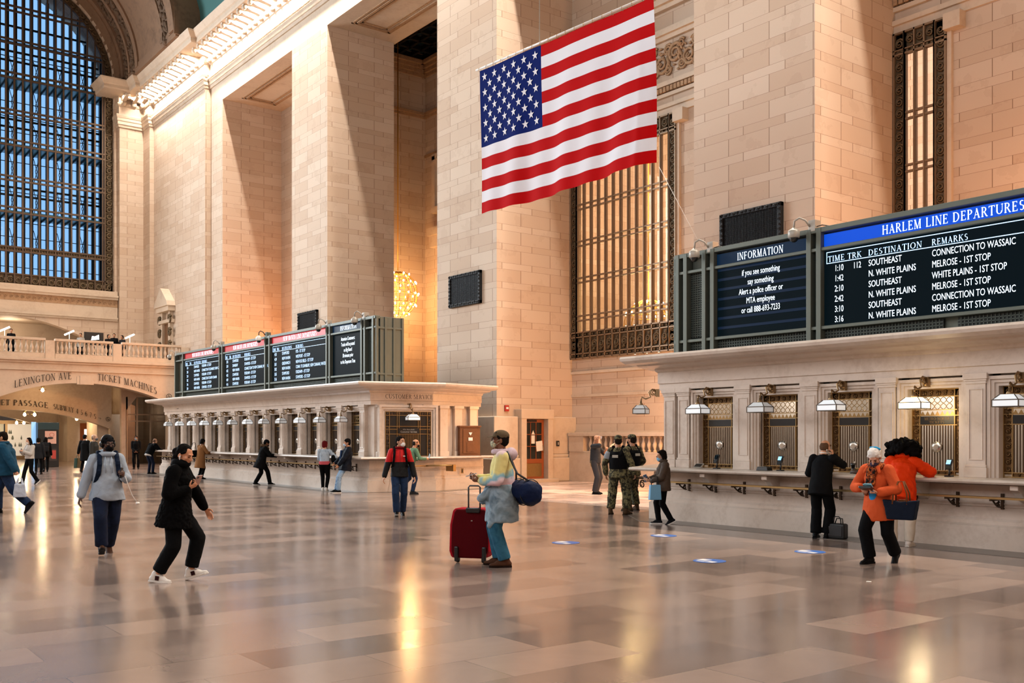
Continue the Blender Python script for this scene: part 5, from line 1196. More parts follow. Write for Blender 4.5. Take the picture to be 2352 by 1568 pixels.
def pants(h, m, name='trousers', r=(.098,.07,.06), end=.0, wz=.06, disp=.012, vox=None):
    k, J = h.k, h.J; mb = MB()
    mb.ell(h.tp(0,0,0), (.165*k*h.b,.125*k*h.b,.13*k), h.R).frust([(h.tp(0,0,-.02),.158*k*h.b,.12*k*h.b,h.R),(h.tp(0,0,wz),.148*k*h.b,.112*k*h.b,h.R)])
    for s_ in 'RL':
        hip, kn, an = J['hip'+s_], J['kn'+s_], J['an'+s_]; e = kn + (an-kn)*(1-end)
        mb.caps(hip, kn, r[0]*k*h.b, r[1]*k)
        u = (e-kn).normalized(); mb.caps(kn, kn, r[1]*k, r[1]*k); mb.frust([(kn, r[1]*k, r[1]*k*1.04, frame(u.orthogonal(), u)), (e, r[2]*k, r[2]*k*1.08, frame(u.orthogonal(), u))], 18)
    return soft(mb.build(name, m, h.r), vox or max(.011, h.vox*1.5), 3, disp)
def shoes(h, m, sole=None, high=.0, L=1.0, stripe=None):
    k = h.k*L
    for s_ in 'RL':
        Rf, an = h.J['Rf'+s_], h.J['an'+s_]; q = lambda x, y, z: an + Rf @ (V((x, y, z-.085))*k)
        mb = MB().caps(q(0,-.045,.045), q(0,.10,.04), .042*k, .04*k, .9, Rf @ V((1,0,0))).caps(q(0,.10,.035), q(0,.165,.03), .04*k, .032*k, .75, Rf @ V((1,0,0))).caps(q(0,-.03,.05), q(0,-.01,.10+high), .045*k, .048*k).caps(q(0,0,.085), q(0,.09,.05), .042*k, .036*k)
        o = soft(mb.build('shoe', m, h.r), .008, 2)
        out = [(.034,-.085),(.042,-.04),(.036,.03),(.046,.10),(.042,.165),(.02,.20),(-.02,.20),(-.042,.165),(-.046,.10),(-.036,.03),(-.042,-.04),(-.034,-.085)]
        MB().prism([q(x,y,.0) for x, y in out], Rf @ V((0,0,.026*k))).build('sole', sole or m, o, bevel=.006*k)
        if stripe: MB().obox(q(.043,.03,.06), (.012*k,.045*k,.05*k), Rf).obox(q(-.043,.03,.06), (.012*k,.045*k,.05*k), Rf).build('side_stripe', stripe, o)
def hair(h, col, kind='short', name='hair'):
    hp, hk, mb = h.hp, h.hk, MB(); m = cm('hair'+col, col, .9); R = h.Rh; d = .014; tex = CURL; vx = max(.008, h.vox)
    if kind in ('short','bob','long','bun','balding','thick'):
        if kind != 'balding': mb.ell(hp(0,-.024,.047), (.080*hk,.094*hk,.081*hk), R)
        if kind in ('short', 'thick', 'bob'): mb.caps(hp(-.045,.048,.088), hp(.045,.048,.088), .018*hk, .018*hk)
        mb.ell(hp(0,-.045,.0), (.078*hk,.072*hk,.085*hk), R)
        for sg in (1,-1): mb.caps(hp(sg*.072,.03,.05), hp(sg*.074,.0,.02), .015*hk, .014*hk)
    if kind == 'thick': mb.ell(hp(0,-.024,.062), (.088*hk,.102*hk,.080*hk), R)
    if kind == 'bob':
        for sg in (1,-1): mb.caps(hp(sg*.072,-.005,.03), hp(sg*.07,-.01,-.07), .026*hk, .024*hk)
        mb.ell(hp(0,-.06,-.03), (.075*hk,.05*hk,.08*hk), R)
    if kind == 'long':
        for sg in (1,-1): mb.caps(hp(sg*.074,.0,.03), hp(sg*.075,.01,-.16), .028*hk, .024*hk)
        mb.caps(hp(0,-.07,0), hp(0,-.08,-.22), .075*hk, .06*hk, .55, R @ V((1,0,0)))
    if kind == 'bun':
        mb.ell(hp(0,-.115,-.01), (.05*hk,.05*hk,.055*hk), R).caps(hp(0,-.08,-.04), hp(0,-.07,-.16), .06*hk, .05*hk)
    if kind == 'curls':
        rnd = random.Random(4); d = .03; vx = .010
        mb.ell(hp(0,-.03,.07), (.14*hk,.13*hk,.11*hk), R)
        for i in range(260):
            a, r_ = rnd.uniform(0, 2*PI), .25*math.sqrt(rnd.random()); z = rnd.uniform(-.16,.13)*(1.25-2*r_) - r_*.35; mb.ell(hp(r_*math.cos(a), -.05+.75*r_*math.sin(a), .06+z*.8), (.04*hk,)*3, None, 8, 6)
        tex = CURL
    return soft(mb.build(name, m, h.r), vx, 2, d, tex)
def cap(h, col, kind='cap', name='cap'):
    hp, hk, R = h.hp, h.hk, h.Rh; m = cm(name+col, col); mb = MB()
    if kind == 'cap':
        mb.ell(hp(0,-.012,.062), (.086*hk,.106*hk,.072*hk), R).frust([(hp(0,-.012,.035),.083*hk,.103*hk,R),(hp(0,-.012,.07),.085*hk,.105*hk,R)])
        o = soft(mb.build(name, m, h.r), .008, 2)
        b = MB(); n = 14; vs = [hp(.075*math.cos(PI*i/n), .075+.02*math.sin(PI*i/n), .045) for i in range(n+1)] + [hp(.078*math.cos(PI*i/n), .075+.095*math.sin(PI*i/n), .035-.01*math.sin(PI*i/n)) for i in range(n+1)]
        vs2 = [p + R @ V((0,0,.006*hk)) for p in vs]; N_ = len(vs)
        b.add(vs + vs2, [(i,i+1,n+2+i,n+1+i) for i in range(n)] + [(N_+n+1+i,N_+n+2+i,N_+i+1,N_+i) for i in range(n)] + [(n+1+i,n+2+i,N_+n+2+i,N_+n+1+i) for i in range(n)]); b.build('brim', m, o)
    else:
        mb.ell(hp(0,-.016,.055), (.086*hk,.104*hk,.08*hk), R).frust([(hp(0,-.016,.015),.083*hk,.101*hk,R),(hp(0,-.016,.06),.087*hk,.105*hk,R)]); o = soft(mb.build(name, m, h.r), .008, 2)
    return o
def mask(h, col, m=None, low=0):
    hp, hk = h.hp, h.hk; m = m or cm('mask'+col, col, .7)
    mb = MB().ell(hp(0,.066,-.052-low), (.058*hk,.052*hk,.056*hk), h.Rh).ell(hp(0,.085,-.035-low), (.03*hk,.038*hk,.03*hk), h.Rh)
    o = soft(mb.build('face_mask', m, h.r), .008, 2)
    for sg in (1,-1): MB().tube([hp(sg*.05,.06,-.03),hp(sg*.078,.01,.005),hp(sg*.082,-.02,.0)],.0025,5).tube([hp(sg*.05,.055,-.075),hp(sg*.076,.01,-.035),hp(sg*.08,-.02,-.02)],.0025,5).build('ear_loop', m, o)
def glasses(h):
    hp, hk = h.hp, h.hk; mb = MB()
    for sg in (1,-1): mb.tube([hp(sg*.033+.022*math.cos(a*PI/6),.104,.008+.017*math.sin(a*PI/6)) for a in range(12)],.0022,5,True).tube([hp(sg*.055,.102,.012),hp(sg*.08,.05,.014),hp(sg*.082,-.01,.01)],.002,5)
    mb.tube([hp(-.011,.106,.012),hp(.011,.106,.012)],.002,5).build('glasses', BLACK, h.r)
def straps(h, m, w=.05, name='backpack_strap', low=.10):
    k = h.k
    for sg in (1,-1):
        pts = [h.tp(sg*.115,-.15,.36),h.tp(sg*.115,-.10,.50),h.tp(sg*.115,.0,.54),h.tp(sg*.115,.10,.48),h.tp(sg*.12,.165,.38),h.tp(sg*.135,.17,.25),h.tp(sg*.155,.11,.14),h.tp(sg*.165,.0,low),h.tp(sg*.15,-.13,low)]
        mb = MB()
        for p, q in zip(pts, pts[1:]): mb.caps(p, q, w/2*k, w/2*k, .35, h.R @ V((1,0,0)), 10, 3)
        soft(mb.build(name, m, h.r), .009, 3)
def backpack(h, m, label, z=.28, sz=(.28,.17,.44)):
    q = root('backpack', label, 'backpack', h.r.location, 0); q.rotation_euler = h.r.rotation_euler
    k = h.k; mb = MB().obox(h.tp(0,-.24,z), [v*k for v in sz], h.R).obox(h.tp(0,-.32,z-.08), (sz[0]*.8*k,.08*k,sz[2]*.45*k), h.R)
    soft(mb.build('body', m, q), .014, 8, .008); MB().tube([h.tp(-.04,-.2,z+.22),h.tp(-.03,-.2,z+.27),h.tp(.03,-.2,z+.27),h.tp(.04,-.2,z+.22)],.009,6).build('handle', m, q); return q
def worldp(h, p): return h.r.matrix_basis @ V(p)
def held(h, name, label, cat, p, rz=0):
    q = root(name, label, cat, (0,0,0)); q.location = worldp(h, p); q.rotation_euler = (0,0,h.r.rotation_euler.z + rz); return q
def phone(h, s_, label, col='#15161a', off=(0,0,0), sz=(.075,.009,.15), R=None):
    d, n, wd = h.J['hd'+s_]; p = h.J['wr'+s_] + d*.085*h.hk + n*.03 + wd*.01 + V(off)
    q = held(h, 'smartphone', label, 'phone', p); Rm = R or frame(-n, d*.5 + wd*.85)
    MB().obox((0,0,0), sz, Rm).build('body', mat('phone_case', col, .3), q, bevel=.004); MB().obox(Rm @ V((0,-.0052,0)), (sz[0]*.9,.002,sz[2]*.93), Rm).build('screen', mat('phone_screen','#0b0e14',.15,em='#4a6a8a',es=.15), q)
    MB().obox(Rm @ V((.018,.0056,.05)), (.022,.003,.03), Rm).build('camera_bump', BLACK, q); return q
def scarfring(h, m, name='collar', z=.50, r=.085, th=.03, tilt=0):
    mb = MB(); mb.tube([h.tp(r*math.cos(a*PI/8), .012+r*.95*math.sin(a*PI/8), z+.02*math.sin(a*PI/8)*tilt) for a in range(16)], th*h.k, 8, True); return soft(mb.build(name, m, h.r), .010, 3, .008)
def zipper(h, m=None, z0=-.05, z1=.47, y=.165):
    MB().tube([h.tp(0, y*.95, z0), h.tp(0,y,.2), h.tp(0,y-.005,.34), h.tp(0,y-.05,z1)], .004, 5).build('zipper', m or BLACK, h.r)
def pattern(name, cols, scale, thr=None, kind='noise', rough=.85):
    m = bpy.data.materials.new(name); m.use_nodes = True; g = N(m); b = m.node_tree.nodes['Principled BSDF']; tc = g.n('TexCoord').outputs['Object']
    f = g.noise(scale, 3, tc, .55, .6); n = len(cols); thr = thr or [.3+.4*i/(n-1) for i in range(n)]
    g.L(g.ramp(f, [(t, s(c)) for t, c in zip(thr, cols)], kind == 'const'), b.inputs['Base Color']); b.inputs['Roughness'].default_value = rough; b.inputs['Specular IOR Level'].default_value = .2
    return m
def zsplit(name, lo, hi, z, rough=.7, edge=.01):
    m = bpy.data.materials.new(name); m.use_nodes = True; g = N(m); b = m.node_tree.nodes['Principled BSDF']
    sp = g.n('SeparateXYZ'); g.L(g.n('TexCoord').outputs['Object'], sp.inputs[0]); f = g.m('GREATER_THAN', sp.outputs[2], z)
    g.L(g.mix(f, s(lo), s(hi)), b.inputs['Base Color']); b.inputs['Roughness'].default_value = rough; b.inputs['Specular IOR Level'].default_value = .25; return m
JEAN = pattern('blue_denim', ['#0f1b30','#182c4a','#12213a'], 9); JEANL = pattern('faded_denim', ['#3c5f84','#8fa9c2','#4f7396'], 7); JEAND = pattern('dark_denim', ['#060d1c','#0b1730','#081124'], 7)
BLK = cm('black_cloth','#0a0b0d'); BLK2 = cm('black_cloth_soft','#101113'); CHAR = cm('charcoal_cloth','#232427')
CAMO = pattern('camouflage', ['#2c2a20','#5a553d','#77704f','#3d3a2a'], 14, [.40,.47,.53,.60], 'const')
BOOT = cm('boot_brown','#4a3726',.6); WSOLE = cm('white_sole','#d8d5d0',.6); BSHOE = cm('black_shoe','#0c0c0e',.4)
WALK = lambda f, b, st=.09: {'R': (st,f,0,5,-12 if f > b else 0), 'L': (-st,b,.05,-5,35)} if f > b else {'R': (st,f,.05,5,35), 'L': (-st,b,0,-5,-12)}
# 1 woman in black walking right, reading her phone
h = person('woman in black coat and cropped trousers looking down at her phone, white sneakers', (-11.6,3.9), 108, 1.67, '#c98f6e', lean=6, head=(24,-16,0), sex='f', vox=.006, pel=(0,.02,.90),
  feet={'L': (-.10,.17,.02,-4,-16), 'R': (.09,-.18,.0,8,6)},
  hands={'R': dict(w=(.12,.21,1.125), pole=(.8,-.9,-.5), dir=(-.35,.75,.45), pn=(-.5,-.2,.7), pose='hold'), 'L': dict(w=(-.32,.30,.83), pole=(-.6,-.5,-.6), pose='relax')})
eyes(h, closed=True); hair(h, '#0d0a09', 'bun')
fur = cm('black_fur','#050506',.95); o = top(h, fur, 'fur_coat', hem=-.24, t=.075, flare=.06, sleeve=(.085,.075,.05), slen=.96, disp=.03, ry=1.0); o.modifiers['d'].texture = CURL
scarfring(h, BLK, 'funnel_collar', .535, .075, .05); mb = MB().ell(h.hp(0,.045,-.085), (.066*h.hk,.066*h.hk,.045*h.hk), h.Rh); soft(mb.build('face_mask', BLK, h.r), .008, 3)
pants(h, BLK, r=(.11,.092,.082), end=.14); shoes(h, cm('white_leather','#dedad4',.45), WSOLE, stripe=cm('dark_red_stripe','#2a1214'))
MB().ell(h.hp(.082,.0,-.022), (.008,.011,.02), h.Rh).caps(h.hp(.084,.008,-.03), h.hp(.082,.012,-.06), .004, .004).build('earbud', WHITE, h.r)
q = worldp(h, h.J['wrR']); MB().tube([h.J['wrR'] + V((.03*math.cos(a), .01*math.sin(a*2), .03*math.sin(a))) for a in [k*PI/6 for k in range(12)]], .004, 5, True).build('bracelet', WHITE, h.r)
phone(h, 'R', 'pink phone held up by the woman in black', '#b58a7c', off=(-.01,.05,.03))
# 2 man in grey hoodie
h = person('man in pale grey hoodie with headphones, walking forward with phone in hand', (-14.84,4.04), 172, 1.74, '#4a2d20', head=(4,14,0), build=1.12, vox=.006, pel=(0,0,.92),
  feet={'R': (.10,.20,.04,6,-20), 'L': (-.05,-.22,.02,-4,22)},
  hands={'R': dict(w=(.36,.0,.80), pole=(.6,-1,.1), pose='relax'), 'L': dict(w=(-.19,.27,1.10), pole=(-.45,-.6,-.9), dir=(.25,.6,.5), pn=(.8,-.2,.3), pose='hold')})
eyes(h); hair(h, '#0b0908', 'short'); cap(h, '#101216', 'beanie'); mask(h, '#0c0c0e'); glasses(h)
HG = cm('hoodie_grey','#9aa6b4',.95); top(h, HG, 'hoodie', hem=-.15, t=.05, flare=.045, belly=.045, sleeve=(.085,.077,.062), disp=.03); cuffs(h, HG, .05)
scarfring(h, HG, 'hood', .49, .098, .038, 1); MB().ell(h.tp(0,-.12,.47), (.15,.08,.11), h.R).build('hood_back', HG, h.r)
for sg in (1,-1): MB().tube([h.tp(sg*.04,.115,.47),h.tp(sg*.04,.185,.40),h.tp(sg*.045,.19,.24)],.006,5).build('drawstring', HG, h.r)
mb = MB().frust([(h.tp(0,.165,-.07),.17,.03,h.R),(h.tp(0,.175,.08),.12,.03,h.R)]); soft(mb.build('pouch_pocket', HG, h.r), .012, 4, .01)
pants(h, JEAND, 'jeans', r=(.115,.09,.085), end=.04); shoes(h, cm('work_boot','#3b2417',.6), BSHOE, .02, 1.05)
mb = MB().tube([h.hp(.088*math.cos(a),-.015,.03+.105*math.sin(a)) for a in [PI*k/10 for k in range(11)]],.012,8)
for sg in (1,-1): mb.ell(h.hp(sg*.092,-.01,.0), (.022,.038,.045), h.Rh)
mb.build('headphones', BLACK, h.r); NAVY = cm('navy_nylon','#101c30',.7); straps(h, NAVY, .075, low=.05); backpack(h, NAVY, 'navy backpack worn by the man in the grey hoodie')
phone(h, 'L', 'black phone held by the man in the grey hoodie')
d = h.J['wrL']; q = held(h, 'charging_cable', 'thin white cable hanging from the hoodie man phone', 'cable', d); MB().tube([(0,.08,.02),(-.04,.06,-.1),(-.10,.03,-.25),(-.17,0,-.36)],.005,5).ell((-.18,0,-.37),(.03,.03,.02)).build('cord', WHITE, q)
# 3 tie-dye man
h = person('man in tie-dye hoodie and olive cap standing in profile with phone in both hands', (-10.38,7.72), 272, 1.80, '#7a4e36', head=(-4,0,0), build=1.02, vox=.006, lean=2,
  feet={'R': (.12,.05,0,4,0), 'L': (-.10,-.03,0,-6,0)},
  hands={'R': dict(w=(.07,.31,1.09), pole=(.9,-.9,-.6), dir=(-.25,1,.12), pn=(-.5,0,.8), pose='hold'), 'L': dict(w=(-.09,.27,1.07), pole=(-.9,-1.1,-.6), dir=(.2,1,.1), pn=(.6,0,.75), pose='hold')})
eyes(h); hair(h, '#15100d', 'short'); cap(h, '#5d4f3c'); glasses(h); mask(h, '#3d5a66', pattern('patterned_mask', ['#24404f','#c9c3a0','#35606a','#e0dcc8'], 60, kind='const'))
TIE = bpy.data.materials.new('tie_dye'); TIE.use_nodes = True; g = N(TIE); tc = g.n('TexCoord').outputs['Object']; sp = g.n('SeparateXYZ'); g.L(tc, sp.inputs[0])
f = g.m('ADD', g.m('ADD', sp.outputs[2], g.m('MULTIPLY', sp.outputs[1], .35)), g.m('MULTIPLY', g.m('SUBTRACT', g.noise(5,3,tc,.5,.5), .5), .30))
g.L(g.ramp(g.m('DIVIDE', g.m('SUBTRACT', f, .9), .65), [(0,s('#5c94a6')),(.12,s('#dcd4d6')),(.2,s('#cfa9b2')),(.32,s('#d9c3c9')),(.40,s('#78a8bb')),(.46,s('#8fb4b8')),(.53,s('#d8cc84')),(.86,s('#d6ca86')),(.94,s('#cfb4c0'))]), TIE.node_tree.nodes['Principled BSDF'].inputs['Base Color']); TIE.node_tree.nodes['Principled BSDF'].inputs['Roughness'].default_value = .9
top(h, TIE, 'tie_dye_hoodie', hem=-.06, t=.035, flare=.01, belly=.025, sleeve=(.090,.078,.060), disp=.022); cuffs(h, cm('blue_cuff','#7ea9b8'), .045)
PINK = cm('hood_pink_grey','#c4aeb6',.95); scarfring(h, PINK, 'hood', .505, .09, .036); soft(MB().ell(h.tp(0,-.12,.47),(.12,.085,.085),h.R).build('hood_back', PINK, h.r), .011, 4, .02)
DJ = pattern('denim_jacket_grey', ['#4c6170','#8597a3','#647985'], 6); mb = MB().frust([(h.P+V((0,.01,-.38)),.245,.22),(h.P+V((0,.01,-.2)),.24,.215),(h.P+V((0,0,.0)),.215,.185),(h.P+V((0,0,.1)),.19,.16)]); 
mb.caps(h.P+V((-.08,.16,.02)), h.P+V((-.10,.27,-.08)), .05, .06).caps(h.P+V((-.02,.2,.03)), h.P+V((.05,.26,-.12)), .05, .045).caps(h.P+V((-.16,.06,-.30)), h.P+V((-.17,.16,-.42)), .05, .04); soft(mb.build('denim_jacket', DJ, h.r), .013, 4, .035)
pants(h, pattern('tiedye_man_jeans', ['#1d4a63','#2d6079','#25546c'], 8), 'jeans', r=(.108,.085,.078), end=.03); shoes(h, cm('brown_suede','#4a3022',.7), cm('brown_sole','#20150f'))
phone(h, 'R', 'silver phone in the hands of the tie-dye man', '#b9bcc2', off=(-.03,.01,.012), R=frame((0,-.3,-1), (0,1,-.2)))
q = held(h, 'duffel_bag', 'navy duffel bag slung behind the tie-dye man', 'bag', V((-.10,-.27,.98)), 0); DB = cm('navy_duffel','#0e1a38',.6)
Rb = Matrix.Rotation(.5,3,'Z'); soft(MB().caps(Rb @ V((-.18,0,0)), Rb @ V((.17,0,0)), .135, .135, 1.2, (0,0,1)).caps(Rb @ V((-.18,-.02,-.05)), Rb @ V((.17,-.02,-.05)), .13, .13).build('body', DB, q), .014, 4, .03)
for yy in (-.17,.0,.16): MB().tube([Rb @ V((yy, .15*math.cos(a*PI/10)-.01, .168*math.sin(a*PI/10)-.02)) for a in range(20)], .007, 5, True).build('seam', BLACK, q)
MB().tube([Rb @ V((-.17,.02,.13)), V((-.1,.08,.22)), V((-.06,.14,.34)), V((0,.20,.48)), V((.06,.26,.53))], .014, 6).tube([Rb @ V((.17,.02,.13)), V((.1,.1,.24)), V((.06,.16,.40)), V((.06,.24,.52))], .012, 6).build('shoulder_strap', BLACK, q)
# 4 red jacket man
h = person('man in red and black jacket with white mask walking toward the camera', (-18.23,10.86), 176, 1.72, '#c4906f', head=(0,48,0), feet={'R': (.07,.10,.0,4,-8), 'L': (-.07,-.12,0,-4,8)},
  hands={'R': dict(w=(.33,.05,.83), pole=(.7,-1,0), pose='relax'), 'L': dict(w=(-.31,.02,.84), pole=(-.7,-1,0), pose='relax')})
eyes(h); hair(h, '#14100e', 'short'); mask(h, '#e6e6e6'); RJ = zsplit('red_black_jacket', '#0b0c0e', '#c01a1c', 1.13)
top(h, RJ, 'jacket', hem=-.10, t=.05, flare=.01, sleeve=(.078,.068,.055), disp=.02); cuffs(h, cm('red_cuff','#b5121a'), .046); scarfring(h, cm('dark_collar','#6d0d14'), 'collar', .52, .08, .03); zipper(h, z0=.02, z1=.46, y=.175); MB().obox(h.tp(-.09,.17,.345),(.05,.01,.018),h.R).build('chest_logo', WHITE, h.r)
pants(h, JEAN, 'jeans', r=(.10,.078,.07)); shoes(h, BSHOE, cm('grey_sole','#8a8884')); straps(h, BLK, .06); backpack(h, BLK2, 'black backpack worn by the man in the red jacket')
# 5 man in green behind him
h = person('man in green shirt leaning at the customer service counter with a slip of paper', (-24.75,15.1), 62, 1.64, '#b98463', lean=16, head=(10,-20,0), feet={'R': (.1,.02,0,8,0), 'L': (-.08,-.30,.14,-5,55)},
  hands={'R': dict(w=(.22,.42,1.08), pole=(.6,-.4,-1), pose='hold'), 'L': dict(w=(-.2,.36,1.05), pole=(-.6,-.4,-1))}, vox=.008)
hair(h, '#2b2622', 'balding'); mask(h, '#17181a'); top(h, cm('green_shirt','#5b7a62'), 'shirt', hem=-.08, t=.03, sleeve=(.07,.06,.05)); pants(h, JEAN, 'jeans'); shoes(h, CHAR)
q = held(h, 'paper_slip', 'pale blue slip of paper held by the man in green', 'paper', h.J['wrR'] + V((0,.12,.05))); MB().obox((0,0,.03),(.08,.005,.12),Matrix.Rotation(.6,3,'Y')).build('sheet', mat('paper_blue','#c3d4de',.6), q)
# 6 guard on the phone
h = person('bald man in grey uniform holding a phone to his ear and a sheet of paper', (-21.47,19.26), 112, 1.76, '#c08a68', head=(22,-10,0), feet={'R': (.10,.03,0,10,0), 'L': (-.11,-.03,0,-10,0)},
  hands={'R': dict(w=(.12,.17,1.55), pole=(.9,.2,-.9), dir=(-.15,-.25,1), pn=(-1,0,0), pose='hold'), 'L': dict(w=(-.12,.30,1.28), pole=(-.8,-.2,-.8), pose='hold')}, vox=.008)
top(h, cm('uniform_grey','#34363a'), 'uniform_shirt', hem=-.06, t=.03, belly=.02, sleeve=(.075,.07,.05), slen=.3); pants(h, cm('uniform_trousers','#3a3a3e'), r=(.105,.085,.085)); shoes(h, BSHOE); MB().frust([(h.tp(0,0,.02),.165,.125),(h.tp(0,0,.06),.163,.123)]).build('belt', BLACK, h.r)
MB().tube([h.tp(.15,-.06,.03),h.tp(.165,-.07,-.08),h.tp(.15,-.06,-.14)],.012,6).build('keys', BRASS, h.r); phone(h, 'R', 'phone at the ear of the man in grey uniform', '#c8c8c8', off=(-.05,.0,.0))
q = held(h, 'sheet_of_paper', 'white sheet of paper held by the man in grey uniform', 'paper', h.J['wrL'] + V((.02,.14,.06))); MB().obox((0,0,0),(.2,.004,.28),Rxyz(40,0,30)).build('sheet', PAPER, q)
# 7, 8 soldiers
def soldier(label, loc, ang, H, hd, ft, hn):
    h = person(label, loc, ang, H, '#b58262', head=hd, feet=ft, hands=hn, build=1.06, vox=.007)
    hair(h, '#1d1712', 'short'); c = cap(h, '#4c4733', 'cap', 'patrol_cap'); c.data.materials[0] = CAMO; c.children[0].data.materials[0] = CAMO; mask(h, '#17181a')
    top(h, CAMO, 'camouflage_jacket', hem=-.14, t=.045, flare=.02, sleeve=(.08,.072,.056), disp=.03); pants(h, CAMO, 'camouflage_trousers', r=(.115,.095,.085), end=.1, disp=.03); shoes(h, BOOT, cm('boot_sole','#2b2118'), .06, 1.05)
    mb = MB().frust([(h.tp(0,0,.04),.195,.16,h.R),(h.tp(0,0,.2),.205,.17,h.R),(h.tp(0,0,.36),.20,.165,h.R),(h.tp(0,0,.42),.15,.13,h.R)])
    for sg in (1,-1): mb.caps(h.tp(sg*.11,-.13,.36),h.tp(sg*.11,0,.52),.04,.04,.5,(1,0,0)).caps(h.tp(sg*.11,0,.52),h.tp(sg*.11,.13,.36),.04,.04,.5,(1,0,0))
    v = soft(mb.build('tactical_vest', BLK, h.r), .012, 3, .01)
    MB().obox(h.tp(0,-.178,.33),(.13,.012,.03),h.R).obox(h.tp(0,-.178,.30),(.13,.012,.02),h.R).build('back_patch', cm('patch_pale','#b8b6ac'), v)
    MB().caps(h.J['shL']+(h.J['elL']-h.J['shL'])*.28, h.J['shL']+(h.J['elL']-h.J['shL'])*.5, .09, .088).build('arm_patch', cm('arm_patch_grey','#8c9298'), h.r) if 'left' in label else None
    return h
soldier('soldier in camouflage and black vest, left of the pair, seen from behind', (-15.70,14.74), 22, 1.74, (0,25,0), {'R': (.17,.02,0,14,0), 'L': (-.17,-.02,0,-14,0)}, {'R': dict(w=(.32,.12,.88), pole=(.8,-1,0)), 'L': dict(w=(-.30,.03,.86), pole=(-.8,-1,0))})
soldier('soldier in camouflage standing behind the other soldier, face in profile', (-16.35,15.78), 318, 1.76, (0,10,0), {'R': (.14,.02,0,12,0), 'L': (-.14,-.05,0,-12,0)}, {'R': dict(w=(.24,.14,.92), pole=(.8,-1,0)), 'L': dict(w=(-.26,.1,.90), pole=(-.8,-1,0))})
# 9 small woman by the booth end
h = person('short woman in brown puffer jacket with light blue mask and a blue tote', (-13.45,13.80), 262, 1.44, '#b08263', head=(14,0,0), sex='f', feet={'R': (.09,.10,0,5,0), 'L': (-.08,-.16,.03,-5,26)},
  hands={'R': dict(w=(.08,.33,1.03), pole=(.6,-.6,-1), dir=(-.2,1,.2), pose='hold'), 'L': dict(w=(-.10,.30,1.0), pole=(-.6,-.6,-1), dir=(.2,1,.2), pose='hold')})
hair(h, '#120e0c', 'bob'); glasses(h); mask(h, '#7fb4d6'); top(h, cm('brown_puffer','#4b4038',.5), 'puffer_jacket', hem=-.16, t=.065, flare=.02, sleeve=(.088,.08,.06), disp=.03); scarfring(h, cm('brown_puffer','#4b4038'), 'collar', .53, .08, .035); pants(h, BLK, r=(.095,.075,.06)); shoes(h, cm('dark_sneaker','#17191d'), WSOLE)
phone(h, 'R', 'phone and receipt held by the short woman', '#c9c4c0'); q = held(h, 'tote_bag', 'light blue tote bag on the arm of the short woman', 'bag', V((-.26,.20,.74)), .3); TB = mat('tote_blue','#6aa6cf',.4)
MB().obox((0,0,-.12),(.09,.24,.28),None,.85).build('body', TB, q, bevel=.01); MB().tube([(0,-.07,.02),(.02,-.06,.17),(.02,.06,.17),(0,.07,.02)],.01,6).build('handle', BLACK, q)
# 10 man in black suit at the counter
h = person('man in black jacket and trousers leaning to the counter with a phone at his ear', (-10.06,14.0), 22, 1.68, '#c99474', lean=14, head=(20,-6,0), feet={'R': (.09,.0,0,8,0), 'L': (-.10,-.04,0,-8,0)},
  hands={'R': dict(w=(.15,.12,1.40), pole=(.55,.1,-1), dir=(-.25,.05,1), pn=(-1,0,0), pose='hold'), 'L': dict(w=(-.2,.36,1.07), pole=(-.7,-.5,-.8))}, pel=(0,-.06,.93))
hair(h, '#5b4433', 'balding'); top(h, BLK2, 'suit_jacket', hem=-.20, t=.05, flare=.015, belly=.03, sleeve=(.082,.07,.056), disp=.018); pants(h, BLK, r=(.105,.088,.085)); shoes(h, BSHOE); scarfring(h, WHITE, 'shirt_collar', .53, .07, .014)
phone(h, 'R', 'white phone at the ear of the man in black', '#e6e4e0', off=(-.03,.0,.0))
# 11 older woman in orange
h = person('white-haired woman in orange jacket looking down into her wallet, navy handbag on arm', (-7.62,11.85), 207, 1.62, '#c08a70', lean=12, head=(38,12,0), sex='f', build=1.04, vox=.006, pel=(0,0,.90), feet={'R': (.09,.12,0,10,0), 'L': (-.12,-.22,.05,-8,40)},
  hands={'R': dict(w=(.14,.29,1.08), pole=(.9,-.5,-.6), dir=(-.75,.55,-.1), pn=(-.2,-.2,-1), pose='hold'), 'L': dict(w=(-.13,.29,1.02), pole=(-.9,-.5,-.6), dir=(.8,.5,.0), pn=(0,-.1,1), pose='hold')})
hair(h, '#d8d2cc', 'thick'); mask(h, '#3b3344'); eyes(h, closed=True); OJ = cm('orange_jacket','#c4532c',.8); 
soft(MB().caps(h.hp(-.02,-.06,.125), h.hp(-.075,-.05,.11), .022, .016).caps(h.hp(-.0,-.06,.125), h.hp(.05,-.07,.12), .018, .014).build('blue_hair_clip', cm('clip_blue','#2b8fc0'), h.r), .008, 2)
top(h, OJ, 'orange_jacket', hem=-.25, t=.055, flare=.075, belly=.03, sleeve=(.088,.08,.066), slen=.95, disp=.022, ry=1.1); pants(h, BLK, r=(.108,.09,.082), end=.02); shoes(h, BSHOE)
soft(MB().frust([(h.tp(.0,.165,-.06),.06,.035,h.R),(h.tp(0,.185,.18),.055,.03,h.R)]).build('blue_shirt', cm('bright_blue_shirt','#2f86c4'), h.r), .010, 2)
LEO = pattern('leopard_scarf', ['#16100d','#a5481f','#1b120e','#c06a30'], 34, [.42,.47,.53,.58], 'const'); scarfring(h, LEO, 'scarf', .50, .09, .045); soft(MB().caps(h.tp(.03,.14,.46), h.tp(.08,.21,.14), .045, .03).caps(h.tp(-.03,.14,.46), h.tp(-.02,.20,.28), .04, .03).build('scarf_end', LEO, h.r), .010, 3, .01)
